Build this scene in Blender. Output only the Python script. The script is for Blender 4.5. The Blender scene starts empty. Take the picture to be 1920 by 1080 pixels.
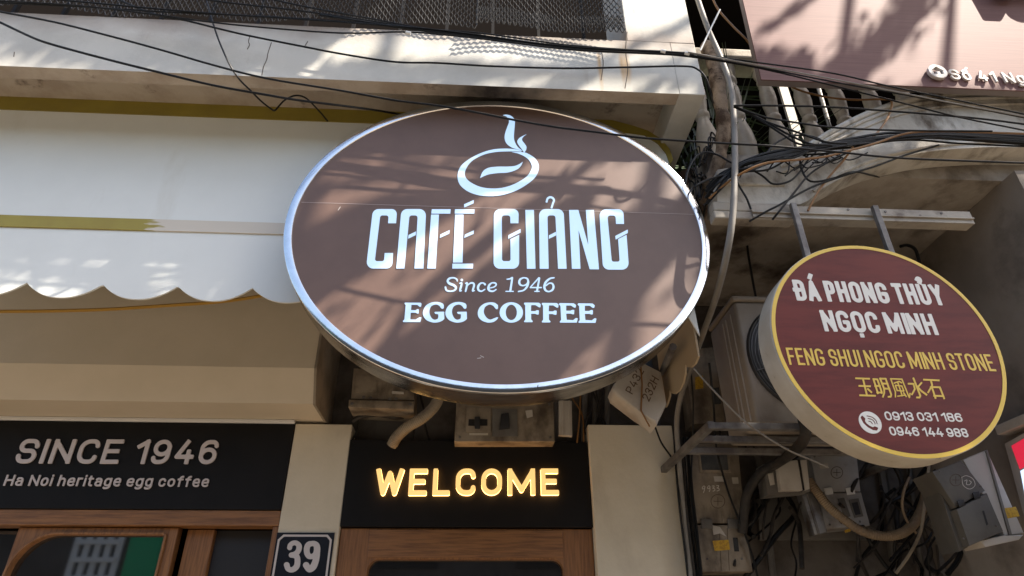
import bpy, bmesh, math, random
import numpy as np
from mathutils import Vector, Matrix
random.seed(7)
SC = bpy.context.scene
COL = SC.collection

# ------------------------------------------------------------------ camera
FPX = 1200.0                                   # focal length in pixels of a 1920 px wide frame
PITCH, YAW, ROLL = math.radians(29.7114), math.radians(-3.6255), math.radians(-0.4109)
EYE = Vector((0.0, 0.0, 1.70))
def camera_axes():
    f = Vector((-math.sin(YAW)*math.cos(PITCH), math.cos(YAW)*math.cos(PITCH), math.sin(PITCH)))
    r = Vector((math.cos(YAW), math.sin(YAW), 0)); u = r.cross(f)
    return r*math.cos(ROLL)+u*math.sin(ROLL), -r*math.sin(ROLL)+u*math.cos(ROLL), f
CR, CU, CF = camera_axes()
cam = bpy.data.cameras.new('camera'); cam.sensor_width = 36; cam.lens = FPX/1920*36
cam.clip_start = 0.02; cam.clip_end = 500
camo = bpy.data.objects.new('camera', cam); COL.objects.link(camo)
m = Matrix((CR, CU, -CF)).transposed().to_4x4(); m.translation = EYE
camo.matrix_world = m
SC.camera = camo

# ------------------------------------------------------------------ light
SUN_TO = Vector((-1.7, 1.0, -2.3)).normalized()            # the way the light travels
w = bpy.data.worlds.new('World'); SC.world = w; w.use_nodes = True
nt = w.node_tree; bg = nt.nodes['Background']
sky = nt.nodes.new('ShaderNodeTexSky'); sky.sky_type = 'NISHITA'; sky.sun_disc = False
sky.sun_elevation = math.asin(-SUN_TO.z); sky.sun_rotation = math.atan2(-SUN_TO.x, -SUN_TO.y)
sky.air_density = 1.0; sky.dust_density = 2.5; sky.ozone_density = 1.0
nt.links.new(sky.outputs[0], bg.inputs[0]); bg.inputs[1].default_value = 0.10
sun = bpy.data.lights.new('sun', 'SUN'); sun.energy = 5.0; sun.angle = math.radians(0.5); sun.color = (1, .90, .77)
suno = bpy.data.objects.new('sun', sun); COL.objects.link(suno)
suno.rotation_euler = SUN_TO.to_track_quat('-Z', 'Y').to_euler()
suno.location = (8, -6, 14)
SC.view_settings.view_transform = 'Standard'; SC.view_settings.look = 'None'
SC.view_settings.exposure = 1.58; SC.view_settings.gamma = 1
SC.cycles.use_denoising = True
SC.cycles.max_bounces = 8

# ------------------------------------------------------------------ helpers
def at(px, py, Y=None, X=None, Z=None):
    """the point of a real plane (Y, X or Z given, metres) seen at a photo pixel"""
    d = CR*((px-960)/FPX) - CU*((py-540)/FPX) + CF
    t = (Y-EYE.y)/d.y if Y is not None else (X-EYE.x)/d.x if X is not None else (Z-EYE.z)/d.z
    return EYE + d*t
def xz(px, py, Y):
    p = at(px, py, Y); return (p.x, p.z)
def rect(l, t, r, b, Y):
    xm, ym = (l+r)/2, (t+b)/2
    return at(l, ym, Y).x, at(r, ym, Y).x, at(xm, b, Y).z, at(xm, t, Y).z      # x0 x1 z0 z1
def catmull(P, n=8, closed=False):
    P = [np.array(p, float) for p in P]
    if len(P) < 3: return [tuple(p) for p in P]
    out = []; N = len(P)
    for i in range(N if closed else N-1):
        p1, p2 = P[i], P[(i+1) % N]
        p0 = P[i-1] if (i > 0 or closed) else 2*p1-p2
        p3 = P[(i+2) % N] if (i+2 < N or closed) else 2*p2-p1
        for k in range(n):
            t = k/n
            out.append(tuple(.5*(2*p1+(p2-p0)*t+(2*p0-5*p1+4*p2-p3)*t*t+(3*p1-p0-3*p2+p3)*t**3)))
    if not closed: out.append(tuple(P[-1]))
    return out
def roundpath(pts, closed=False, default=0, n=6):
    """pts (x, y[, r]) -> points with rounded corners"""
    out = []; N = len(pts)
    for i, p in enumerate(pts):
        r = p[2] if len(p) > 2 else default
        b = np.array(p[:2], float)
        if r <= 0 or (not closed and i in (0, N-1)): out.append(tuple(b)); continue
        a = np.array(pts[i-1][:2], float); c = np.array(pts[(i+1) % N][:2], float)
        la, lc = np.linalg.norm(a-b), np.linalg.norm(c-b)
        if la < 1e-9 or lc < 1e-9: continue
        ua, uc = (a-b)/la, (c-b)/lc
        ang = math.acos(max(-1, min(1, float(ua@uc))))
        if ang > 3.12 or ang < .03: out.append(tuple(b)); continue
        ka = .5 if (closed or 0 < i-1) else 1.; kc = .5 if (closed or i+1 < N-1) else 1.
        t = min(r/math.tan(ang/2), la*ka, lc*kc)
        s, e = b+ua*t, b+uc*t
        rr = t*math.tan(ang/2); bis = (ua+uc)/np.linalg.norm(ua+uc); ctr = b+bis*(rr/math.sin(ang/2))
        a0 = math.atan2(*(s-ctr)[::-1]); a1 = math.atan2(*(e-ctr)[::-1]); da = (a1-a0+math.pi) % (2*math.pi)-math.pi
        for k in range(n+1):
            th = a0+da*k/n; out.append((ctr[0]+rr*math.cos(th), ctr[1]+rr*math.sin(th)))
    return out

class MB:
    def __init__(s): s.bm = bmesh.new()
    def box(s, x0, x1, y0, y1, z0, z1, bev=0, seg=2, M=None):
        vs = [s.bm.verts.new((x, y, z)) for x in (x0, x1) for y in (y0, y1) for z in (z0, z1)]
        fs = [s.bm.faces.new([vs[i] for i in q]) for q in ((0,1,3,2),(4,6,7,5),(0,4,5,1),(2,3,7,6),(0,2,6,4),(1,5,7,3))]
        if bev:
            es = list({e for f in fs for e in f.edges})
            r = bmesh.ops.bevel(s.bm, geom=es, offset=bev, segments=seg, affect='EDGES', profile=.5)
            vs = list({v for f in r['faces'] for v in f.verts} | {v for v in vs if v.is_valid})
        if M is not None: bmesh.ops.transform(s.bm, matrix=M, verts=[v for v in vs if v.is_valid])
        return s
    def prism(s, pts, y0, y1, bev=0):
        """outline (X, Z) pushed from y0 to y1"""
        a = [s.bm.verts.new((x, y0, z)) for x, z in pts]; b = [s.bm.verts.new((x, y1, z)) for x, z in pts]
        fs = [s.bm.faces.new(a), s.bm.faces.new(b[::-1])]; n = len(pts)
        for i in range(n): fs.append(s.bm.faces.new((a[i], b[i], b[(i+1) % n], a[(i+1) % n])))
        if bev:
            es = [e for e in fs[0].edges]+[e for e in fs[1].edges]
            bmesh.ops.bevel(s.bm, geom=es, offset=bev, segments=2, affect='EDGES', profile=.5)
        return s
    def extrude_x(s, pts, x0, x1):
        """outline (Y, Z) pushed from x0 to x1"""
        a = [s.bm.verts.new((x0, y, z)) for y, z in pts]; b = [s.bm.verts.new((x1, y, z)) for y, z in pts]
        n = len(pts); s.bm.faces.new(a); s.bm.faces.new(b[::-1])
        for i in range(n): s.bm.faces.new((a[i], b[i], b[(i+1) % n], a[(i+1) % n]))
        return s
    def tube(s, pts, r, n=6, cap=True):
        pts = [Vector(p) for p in pts]; rings = []; N = len(pts); nrm = None
        for i, p in enumerate(pts):
            t = (pts[min(i+1, N-1)]-pts[max(i-1, 0)])
            if t.length < 1e-9: t = Vector((1, 0, 0))
            t.normalize()
            if nrm is None:
                nrm = t.cross(Vector((0, 0, 1)));
                if nrm.length < 1e-3: nrm = t.cross(Vector((0, 1, 0)))
            nrm = (nrm-t*nrm.dot(t))
            if nrm.length < 1e-6: nrm = t.orthogonal()
            nrm.normalize(); b = t.cross(nrm); rr = r[i] if hasattr(r, '__len__') else r
            rings.append([s.bm.verts.new(p+(nrm*math.cos(k*2*math.pi/n)+b*math.sin(k*2*math.pi/n))*rr) for k in range(n)])
        for A, B in zip(rings, rings[1:]):
            for k in range(n): s.bm.faces.new((A[k], A[(k+1) % n], B[(k+1) % n], B[k]))
        if cap and n > 2:
            s.bm.faces.new(rings[0][::-1]); s.bm.faces.new(rings[-1])
        return s
    def lathe(s, prof, c, n=20, axis='z', cap=True):
        """prof (radius, height) about an axis through c"""
        rings = []
        for r, h in prof:
            ring = []
            for k in range(n):
                a = 2*math.pi*k/n; u, v = r*math.cos(a), r*math.sin(a)
                ring.append(s.bm.verts.new((c[0]+u, c[1]+v, c[2]+h) if axis == 'z' else (c[0]+u, c[1]+h, c[2]+v)))
            rings.append(ring)
        for A, B in zip(rings, rings[1:]):
            for k in range(n): s.bm.faces.new((A[k], A[(k+1) % n], B[(k+1) % n], B[k]))
        if cap: s.bm.faces.new(rings[0][::-1]); s.bm.faces.new(rings[-1])
        return s
    def quad(s, *P): s.bm.faces.new([s.bm.verts.new(p) for p in P]); return s
    def build(s, name, mat, parent=None, smooth=False):
        bmesh.ops.recalc_face_normals(s.bm, faces=s.bm.faces)
        me = bpy.data.meshes.new(name); s.bm.to_mesh(me); s.bm.free()
        if smooth:
            me.shade_smooth()
            try: me.set_sharp_from_angle(angle=math.radians(40))
            except Exception: pass
        return link(name, me, mat, parent)
def link(name, me, mat, parent=None):
    o = bpy.data.objects.new(name, me); COL.objects.link(o)
    me.materials.clear(); me.materials.append(mat)
    if parent is not None: adopt(o, parent)
    return o
def origin(o):
    v = Vector((0, 0, 0))
    while o is not None: v += o.location; o = o.parent
    return v
def adopt(o, parent):
    L = origin(parent); o.parent = parent
    if L.length: o.data.transform(Matrix.Translation(-L))
def thing(name, label, cat, loc=(0, 0, 0), group=None):
    o = bpy.data.objects.new(name, None); COL.objects.link(o); o.location = loc; o.empty_display_size = .05
    return tag(o, label, cat, group)
def tag(o, label, cat, group=None, kind=None):
    if label: o['label'] = label
    if cat: o['category'] = cat
    if group: o['group'] = group
    if kind: o['kind'] = kind
    return o
def ground(o): o['kind'] = 'structure'; return o
def recentre(o):
    """put a one-mesh thing's origin in its own middle"""
    vs = o.data.vertices; c = sum((v.co for v in vs), Vector())/max(1, len(vs))
    o.data.transform(Matrix.Translation(-c)); o.location = c; return o

# flat shapes with holes, pushed out of a plane facing the street
def flat(name, loops, Y, thick, mat, parent=None, bevel=0):
    cu = bpy.data.curves.new(name, 'CURVE'); cu.dimensions = '2D'; cu.fill_mode = 'BOTH'
    cu.extrude = max(thick/2-bevel, 1e-5); cu.bevel_depth = bevel; cu.bevel_resolution = 1
    if bevel: cu.offset = -bevel
    for lp in loops:
        sp = cu.splines.new('POLY'); sp.points.add(len(lp)-1); sp.use_cyclic_u = True
        sp.points.foreach_set('co', [c for p in lp for c in (p[0], p[1], 0, 1)])
    ob = bpy.data.objects.new(name, cu); COL.objects.link(ob)
    dg = bpy.context.evaluated_depsgraph_get()
    me = bpy.data.meshes.new_from_object(ob.evaluated_get(dg))
    bpy.data.objects.remove(ob); bpy.data.curves.remove(cu)
    for v in me.vertices: v.co = (v.co.x, Y-thick/2-v.co.z, v.co.y)
    me.name = name
    return link(name, me, mat, parent)
def contours(strokes, cell):
    """outlines of a union of strokes; a stroke is (points (x, y, r), round ends?)"""
    A = np.concatenate([np.array(s[0])[:, :2] for s in strokes]); R = max(p[2] for s in strokes for p in s[0])
    lo = A.min(0)-R*1.6-2*cell; hi = A.max(0)+R*1.6+2*cell
    nx, ny = int((hi[0]-lo[0])/cell)+2, int((hi[1]-lo[1])/cell)+2
    gx, gy = np.meshgrid(lo[0]+cell*np.arange(nx), lo[1]+cell*np.arange(ny), indexing='ij')
    D = np.full(gx.shape, 1e9)
    for pts, rnd in strokes:
        if len(pts) == 1:
            x, y, r = pts[0]; D = np.minimum(D, np.hypot(gx-x, gy-y)-r); continue
        N = len(pts)-1; closed = abs(pts[0][0]-pts[-1][0])+abs(pts[0][1]-pts[-1][1]) < 1e-9
        for i in range(N):
            (x0, y0, r0), (x1, y1, r1) = pts[i], pts[i+1]
            L = math.hypot(x1-x0, y1-y0)
            if L < 1e-9: continue
            ux, uy = (x1-x0)/L, (y1-y0)/L
            u = (gx-x0)*ux+(gy-y0)*uy; v = np.abs(-(gx-x0)*uy+(gy-y0)*ux)
            r = r0+(r1-r0)*np.clip(u/L, 0, 1)
            a = np.maximum(-u, 0); b = np.maximum(u-L, 0)
            d = np.hypot(a+b, v)
            if not rnd and not closed:
                if i == 0: d = np.where(u < 0, np.maximum(v, a), d)
                if i == N-1: d = np.where(u > L, np.maximum(v, b), d)
            D = np.minimum(D, d-r)
    S = D < 0; seg = {}
    def cut(i, j, k, l):
        a, b = D[i, j], D[k, l]; t = a/(a-b); return (lo[0]+cell*(i+(k-i)*t), lo[1]+cell*(j+(l-j)*t))
    code = S[:-1, :-1]*1+S[1:, :-1]*2+S[1:, 1:]*4+S[:-1, 1:]*8
    T = {1:[(3,0)],2:[(0,1)],3:[(3,1)],4:[(1,2)],5:[(3,0),(1,2)],6:[(0,2)],7:[(3,2)],8:[(2,3)],9:[(2,0)],10:[(0,1),(2,3)],11:[(2,1)],12:[(1,3)],13:[(1,0)],14:[(0,3)]}
    pos = {}
    for i, j in np.argwhere((code > 0) & (code < 15)):
        i, j = int(i), int(j)
        E = ((i, j, i+1, j), (i+1, j, i+1, j+1), (i, j+1, i+1, j+1), (i, j, i, j+1))
        for a, b in T[int(code[i, j])]:
            for q in (a, b):
                if E[q] not in pos: pos[E[q]] = cut(*E[q])
            seg[E[a]] = E[b]
    loops = []
    while seg:
        k0, k = next(iter(seg)), None; k = seg.pop(k0); lp = [pos[k0]]
        while k != k0 and k in seg: lp.append(pos[k]); k = seg.pop(k)
        out = [lp[0]]
        for p in lp[1:]:
            if math.hypot(p[0]-out[-1][0], p[1]-out[-1][1]) > cell*.35: out.append(p)
        if len(out) > 3: loops.append(out)
    return loops

# a stroke alphabet: unit box, third number = corner radius in glyph widths
Z_ = {}
def G(ch, wd, *strokes): Z_[ch] = (wd, strokes)
O_ = [(.5,1),(0,1,.5),(0,0,.5),(1,0,.5),(1,1,.5),(.5,1)]
G('A', .78, [(0,0),(.5,1),(1,0)], [(.2,.27),(.8,.27)])
G('Á', .78, [(0,0),(.5,1),(1,0)], [(.2,.27),(.8,.27)], [(.52,1.27),(.68,1.4)])
G('C', .68, [(1,.77),(1,1,.5),(0,1,.5),(0,0,.5),(1,0,.5),(1,.23)])
G('D', .68, [(0,0),(0,1)], [(0,1),(1,1,.5),(1,0,.5),(0,0)])
G('Đ', .68, [(0,0),(0,1)], [(0,1),(1,1,.5),(1,0,.5),(0,0)], [(-.22,.52),(.35,.52)])
G('E', .60, [(0,0),(0,1)], [(0,1),(1,1)], [(0,.52),(.86,.52)], [(0,0),(1,0)])
G('F', .58, [(0,0),(0,1)], [(0,1),(1,1)], [(0,.5),(.84,.5)])
G('G', .72, [(1,.79),(1,1,.5),(0,1,.5),(0,0,.5),(1,0,.5),(1,.45),(.66,.45)])
G('H', .70, [(0,0),(0,1)], [(1,0),(1,1)], [(0,.52),(1,.52)])
G('I', .0, [(0,0),(0,1)])
G('L', .56, [(0,0),(0,1)], [(0,0),(1,0)])
G('M', 1.02, [(0,0),(0,1)], [(.03,.96),(.5,.12),(.97,.96)], [(1,1),(1,0)])
G('N', .74, [(0,0),(0,1)], [(.02,.97),(.98,.03)], [(1,0),(1,1)])
G('O', .72, O_)
G('Ọ', .72, O_, [(.5,-.27),(.5,-.28)])
G('P', .62, [(0,0),(0,1)], [(0,1),(1,1,.45),(1,.43,.45),(0,.43)])
G('S', .66, [(1,.73),(1,1,.5),(0,1,.5),(0,.52,.45),(1,.52,.45),(1,0,.5),(0,0,.5),(0,.27)])
G('T', .64, [(0,1),(1,1)], [(.5,0),(.5,1)])
G('U', .70, [(0,1),(0,0,.5),(1,0,.5),(1,1)])
G('Ủ', .70, [(0,1),(0,0,.5),(1,0,.5),(1,1)], [(.3,1.38),(.45,1.46,.1),(.72,1.44,.2),(.7,1.33,.2),(.5,1.22)])
G('W', 1.0, [(0,1),(.25,0),(.5,.9),(.75,0),(1,1)])
G('Y', .72, [(0,1),(.5,.44),(1,1)], [(.5,0),(.5,.44)])
G('0', .58, O_)
G('1', .34, [(0,.76),(1,1)], [(1,1),(1,0)])
G('3', .58, [(0,.78),(0,1,.5),(1,1,.5),(1,.53,.45),(.4,.53)], [(.4,.53),(1,.53,.45),(1,0,.5),(0,0,.5),(0,.24)])
G('4', .66, [(.55,1),(0,.26),(1,.26)], [(.74,.52),(.74,0)])
G('6', .60, [(.5,.62),(0,.62,.5),(0,0,.5),(1,0,.5),(1,.62,.5),(.5,.62)], [(0,.3),(0,1,.6),(1,1,.5),(1,.8)])
G('8', .58, [(.5,1),(0,1,.45),(0,.53,.45),(1,.53,.45),(1,1,.45),(.5,1)], [(.5,.53),(0,.53,.5),(0,0,.5),(1,0,.5),(1,.53,.5),(.5,.53)])
G('9', .60, [(.5,.38),(1,.38,.5),(1,1,.5),(0,1,.5),(0,.38,.5),(.5,.38)], [(1,.7),(1,0,.6),(0,0,.5),(0,.2)])
o_ = [(.5,.74),(0,.74,.5),(0,0,.5),(1,0,.5),(1,.74,.5),(.5,.74)]
G('a', .52, [(.06,.62),(.08,.74,.3),(1,.74,.45),(1,0)], [(1,.42),(0,.42,.42),(0,0,.42),(1,0,.42),(1,.2)])
G('c', .50, [(1,.54),(1,.74,.5),(0,.74,.5),(0,0,.5),(1,0,.5),(1,.2)])
G('e', .52, [(0,.38),(1,.38),(1,.74,.5),(0,.74,.5),(0,0,.5),(1,0,.5),(1,.12)])
G('f', .40, [(.4,0),(.4,1.02,.5),(1,1.02)], [(0,.72),(1,.72)])
G('g', .54, o_, [(1,.74),(1,-.3,.5),(0,-.3,.5),(0,-.22)])
G('h', .52, [(0,0),(0,1.02)], [(0,.4),(0,.74,.5),(1,.74,.5),(1,0)])
G('i', .0, [(0,0),(0,.74)], [(0,1.02),(0,1.04)])
G('n', .52, [(0,0),(0,.74)], [(0,.4),(0,.74,.5),(1,.74,.5),(1,0)])
G('o', .54, o_)
G('ố', .54, o_, [(.12,.92),(.5,1.06),(.88,.92)], [(.86,1.2),(1.12,1.34)])
G('r', .32, [(0,0),(0,.74)], [(0,.4),(0,.74,.6),(1,.74)])
G('t', .34, [(.35,.96),(.35,0,.5),(1,0)], [(0,.74),(1,.74)])
G('u', .52, [(0,.74),(0,0,.5),(1,0,.5),(1,.74)], [(1,.74),(1,0)])
def lettering(text, p0, p1, top, Y, stroke, wscale=1.0, gap=.16, slant=0.0, space=.34):
    """letters between two photo points of a baseline, cap height to a third; stroke as a part of the cap height.
    Returns (character, outlines in X, Z) on the plane Y"""
    a, b = at(*p0, Y), at(*p1, Y); H = at(*top, Y).z-a.z; W = b.x-a.x; sl = (b.z-a.z)/W
    sw = stroke*H; adv = 0; lay = []
    for ch in text:
        if ch == ' ': adv += space; continue
        wd = Z_[ch][0]*wscale; lay.append((ch, adv, wd)); adv += wd+stroke+gap
    adv -= gap; k = W/(adv*H); out = []
    for ch, x, wd in lay:
        gx0 = x*H*k+sw/2; gw = max(wd+stroke, 1e-6)*H*k-sw; st = []
        for s in Z_[ch][1]:
            P = [(gx0+p[0]*gw, sw/2+p[1]*(H-sw), (p[2]*abs(gw) if len(p) > 2 else 0)) for p in s]
            P = roundpath(P); st.append(([(px+slant*py, py, sw/2) for px, py in P], False))
        lp = contours(st, sw/5)
        out.append((ch, [[(a.x+u, a.z+v+sl*u) for u, v in l] for l in lp]))
    return out

# ------------------------------------------------------------------ materials
def mat(name, col, rough=.6, metal=0, col2=None, scale=6, lo=.42, hi=.62, stretch=(1, 1, 1), bump=0, bscale=80,
        dirt=None, dscale=3, dlo=.55, dhi=.75, dstretch=(1, 1, 1), spec=.5, emit=None, estr=0, coat=0, detail=6):
    if spec == .5 and rough >= .7: spec = .2
    m = bpy.data.materials.new(name); m.use_nodes = True; t = m.node_tree; N = t.nodes; L = t.links
    b = N['Principled BSDF']; b.inputs['Roughness'].default_value = rough; b.inputs['Metallic'].default_value = metal
    b.inputs['Specular IOR Level'].default_value = spec; b.inputs['Coat Weight'].default_value = coat
    b.inputs['Base Color'].default_value = (*col, 1)
    tc = N.new('ShaderNodeTexCoord')
    def noise(sc, st, det=detail):
        mp = N.new('ShaderNodeMapping'); mp.inputs['Scale'].default_value = st; L.new(tc.outputs['Object'], mp.inputs[0])
        n = N.new('ShaderNodeTexNoise'); n.inputs['Scale'].default_value = sc; n.inputs['Detail'].default_value = det
        n.inputs['Roughness'].default_value = .62
        L.new(mp.outputs[0], n.inputs[0]); return n.outputs[0]
    def ramp(src, a, c):
        r = N.new('ShaderNodeMapRange'); r.inputs[1].default_value = a; r.inputs[2].default_value = c; L.new(src, r.inputs[0]); return r.outputs[0]
    def mix(f, a, c):
        x = N.new('ShaderNodeMix'); x.data_type = 'RGBA'; L.new(f, x.inputs[0])
        for v, i in ((a, 6), (c, 7)):
            if isinstance(v, tuple): x.inputs[i].default_value = (*v, 1)
            else: L.new(v, x.inputs[i])
        return x.outputs[2]
    cur = col
    if col2: cur = mix(ramp(noise(scale, stretch), lo, hi), cur, col2)
    if dirt: cur = mix(ramp(noise(dscale, dstretch), dlo, dhi), cur, dirt)
    if not isinstance(cur, tuple): L.new(cur, b.inputs['Base Color'])
    if bump:
        bp = N.new('ShaderNodeBump'); bp.inputs['Strength'].default_value = bump; bp.inputs['Distance'].default_value = .01
        L.new(noise(bscale, stretch), bp.inputs['Height']); L.new(bp.outputs[0], b.inputs['Normal'])
    if emit: b.inputs['Emission Color'].default_value = (*emit, 1); b.inputs['Emission Strength'].default_value = estr
    return m
F_WHITE = mat('aged white plaster', (.60,.585,.535), .8, col2=(.50,.49,.45), scale=3, bump=.12, bscale=40, dirt=(.36,.31,.25), dscale=5, dlo=.62, dhi=.85, dstretch=(1.2,1,.25))
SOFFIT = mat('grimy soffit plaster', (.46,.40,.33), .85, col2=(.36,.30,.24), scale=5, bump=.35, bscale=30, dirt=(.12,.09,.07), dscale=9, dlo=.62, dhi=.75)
CREAM = mat('cream painted board', (.60,.52,.40), .55, col2=(.57,.495,.375), scale=4, bump=.05, bscale=50)
CREAM2 = mat('cream render', (.70,.625,.49), .7, col2=(.64,.57,.44), scale=3, bump=.1, bscale=60, dirt=(.45,.38,.29), dscale=3.5, dlo=.54, dhi=.85, dstretch=(1,1,.5))
AWN = mat('pale awning vinyl', (.79,.81,.77), .5, col2=(.75,.77,.73), scale=1.6, bump=.10, bscale=4, dirt=(.66,.65,.58), dscale=2.5, dlo=.6, dhi=.85, dstretch=(1.5,1,.5))
BLACKP = mat('black composite panel', (.006,.0055,.0055), .6, col2=(.009,.008,.008), scale=3, spec=.22)
LGREY = mat('greyish acrylic letters', (.60,.54,.53), .5)
WOOD = mat('varnished brown wood', (.28,.125,.042), .45, col2=(.16,.068,.023), scale=5, stretch=(1.2,6,22), bump=.12, bscale=12)
WOODV = mat('varnished brown wood upright', (.28,.125,.042), .45, col2=(.17,.072,.024), scale=5, stretch=(22,6,1.2), bump=.12, bscale=12)
CHROME = mat('polished steel', (.90,.90,.89), .16, 1, col2=(.80,.80,.79), scale=14, stretch=(1,1,1), bump=.08, bscale=9)
DULLST = mat('dull steel tube', (.30,.29,.27), .4, .6)
CHROMED = mat('dulled steel band', (.42,.41,.40), .2, 1, col2=(.26,.25,.24), scale=6, stretch=(1,3,3), bump=.08, bscale=14)
BROWN = mat('brushed brown sign face', (.152,.093,.071), .46, 0, col2=(.134,.082,.063), scale=5, bump=.05, bscale=260)
LITBLUE = mat('lit white letters', (.40,.43,.45), .4, emit=(.43,.68,1.0), estr=.29)
LITWARM = mat('lit warm letters', (.6,.45,.25), .4, emit=(1.0,.60,.19), estr=.34)
LITEDGE = mat('lit warm letter sides', (.6,.45,.25), .4, emit=(1.0,.50,.15), estr=2.6)
BLACKC = mat('black cable sheath', (.009,.009,.009), .45, spec=.25)
BLACKW = mat('dusty black cable sheath', (.022,.020,.018), .6, col2=(.045,.038,.032), scale=20, spec=.25)
BROWNC = mat('orange brown cable sheath', (.22,.105,.028), .5)
YELC = mat('yellow cable sheath', (.42,.23,.02), .4)
GREYC = mat('grey plastic conduit', (.24,.222,.195), .6, col2=(.18,.165,.145), scale=8, dirt=(.22,.18,.14), dscale=6)
GALV = mat('galvanised steel', (.34,.34,.34), .45, .7, col2=(.22,.21,.21), scale=12, dirt=(.12,.08,.05), dscale=8, dlo=.55, dhi=.72)
BRKT = mat('grimy bracket steel', (.19,.18,.17), .55, .3, col2=(.09,.08,.075), scale=9, dirt=(.07,.04,.025), dscale=6)
METER = mat('yellowed meter box plastic', (.26,.215,.16), .55, col2=(.17,.135,.095), scale=9, bump=.08, bscale=50, dirt=(.075,.055,.038), dscale=9, dlo=.50, dhi=.68, dstretch=(1,1,.6))
METERG = mat('grey meter box plastic', (.36,.36,.36), .5, col2=(.29,.28,.27), scale=5, dirt=(.15,.12,.10), dscale=5, dlo=.55, dhi=.75)
METERW = mat('pale box plastic', (.47,.435,.385), .5, col2=(.45,.41,.36), scale=4, dirt=(.24,.19,.14), dscale=4, dlo=.55, dhi=.8)
METERD = mat('shadowy grey box plastic', (.15,.14,.125), .6, col2=(.105,.097,.085), scale=6, dirt=(.1,.08,.065), dscale=5)
SLOT = mat('dark slot', (.015,.013,.012), .5)
GLASSD = mat('meter window glass', (.05,.055,.06), .12, col2=(.09,.09,.09), scale=12)
STICK = mat('yellow sticker', (.55,.33,.02), .5, col2=(.40,.22,.02), scale=90, lo=.48, hi=.56)
CHALK = mat('pale chalk marks', (.62,.58,.52), .9)
PENCIL = mat('dark pencil marks', (.10,.075,.055), .8)
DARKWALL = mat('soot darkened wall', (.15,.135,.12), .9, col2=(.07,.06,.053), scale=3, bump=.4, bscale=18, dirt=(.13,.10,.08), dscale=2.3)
PLAST = mat('grimy porch plaster', (.38,.34,.29), .9, col2=(.25,.215,.175), scale=3.6, bump=.5, bscale=22, dirt=(.08,.062,.048), dscale=3.0, dlo=.50, dhi=.66)
PLASTL = mat('pale arch plaster', (.56,.53,.47), .85, col2=(.42,.38,.32), scale=4, bump=.4, bscale=26, dirt=(.12,.095,.072), dscale=5, dlo=.50, dhi=.70, dstretch=(1.6,1,.8))
RAILM = mat('grimy cream rail paint', (.36,.32,.26), .6, col2=(.28,.245,.2), scale=6, dirt=(.12,.09,.07), dscale=9, dlo=.55, dhi=.72)
SIDEW = mat('grey brown side wall', (.29,.255,.22), .85, col2=(.22,.19,.16), scale=2, bump=.2, bscale=30, dirt=(.12,.10,.085), dscale=3)
BALU = mat('glazed cream baluster', (.62,.56,.47), .4, col2=(.50,.445,.37), scale=9, bump=.1, bscale=30, dirt=(.22,.17,.12), dscale=10, dlo=.58, dhi=.75)
ACP = mat('dirty condenser sheet metal', (.31,.265,.215), .5, col2=(.25,.21,.165), scale=3, dirt=(.17,.13,.10), dscale=3.5, dlo=.52, dhi=.75, dstretch=(1,1,.5))
ACDARK = mat('condenser dark plastic', (.022,.022,.024), .5)
WIRE = mat('grille wire', (.10,.10,.10), .4, .3)
PINK = mat('brushed rose metal sign', (.21,.118,.108), .6, .0, col2=(.175,.098,.092), scale=7, stretch=(.35,1,26), bump=.04, bscale=9, spec=.10)
PINKE = mat('pale sign edge', (.6,.56,.52), .5)
RAISE = mat('cream raised letters', (.60,.55,.50), .45)
MAROON = mat('maroon wood grain vinyl', (.150,.030,.024), .5, col2=(.108,.022,.019), scale=3.2, stretch=(1.2,1,7), spec=.18)
OFFW = mat('off white vinyl', (.74,.71,.64), .45)
YEL = mat('yellow vinyl', (.72,.48,.05), .4)
RIMY = mat('dusty cream sign rim', (.52,.48,.40), .5, col2=(.44,.39,.31), scale=6, dirt=(.2,.15,.1), dscale=12, dlo=.62, dhi=.75)
BARK = mat('mottled bark', (.29,.215,.15), .85, col2=(.075,.048,.032), scale=15, stretch=(1,1,.7), bump=.7, bscale=45, dirt=(.05,.03,.02), dscale=22, dlo=.6, dhi=.68)
NET = mat('black plastic netting', (.05,.05,.052), .4)
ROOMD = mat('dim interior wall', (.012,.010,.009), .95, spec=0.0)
LEAF = mat('palm leaf green', (.035,.065,.022), .4, col2=(.06,.09,.03), scale=9)
LEAFT = mat('tree leaf', (.05,.085,.025), .5, col2=(.075,.11,.035), scale=12)
GLASS = mat('dark door glass', (.010,.010,.010), .03)
GLASS.node_tree.nodes['Principled BSDF'].inputs['IOR'].default_value = 2.4
DARKBOX = mat('sooty grey box plastic', (.11,.10,.085), .6, col2=(.08,.072,.06), scale=6, dirt=(.11,.095,.075), dscale=7, dlo=.6, dhi=.8)
INKROD = mat('black painted bar', (.015,.014,.014), .6, spec=.1)
ASPH = mat('street asphalt', (.12,.105,.085), .9, col2=(.09,.08,.065), scale=8, bump=.4, bscale=120)
PAVE = mat('pavement tiles', (.21,.17,.13), .8, col2=(.17,.14,.105), scale=4, bump=.2, bscale=60)
OPPW = mat('opposite dark render', (.10,.09,.08), .8, col2=(.075,.066,.058), scale=1.5)
WHITEP = mat('white paint', (.72,.72,.70), .5)
GREENP = mat('green panel', (.008,.36,.14), .45)
REDP = mat('backlit red print', (.55,.02,.05), .4, emit=(.8,.03,.07), estr=.25)
BLUEP = mat('backlit pale blue print', (.45,.58,.85), .4, emit=(.6,.75,1), estr=.5)

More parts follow.
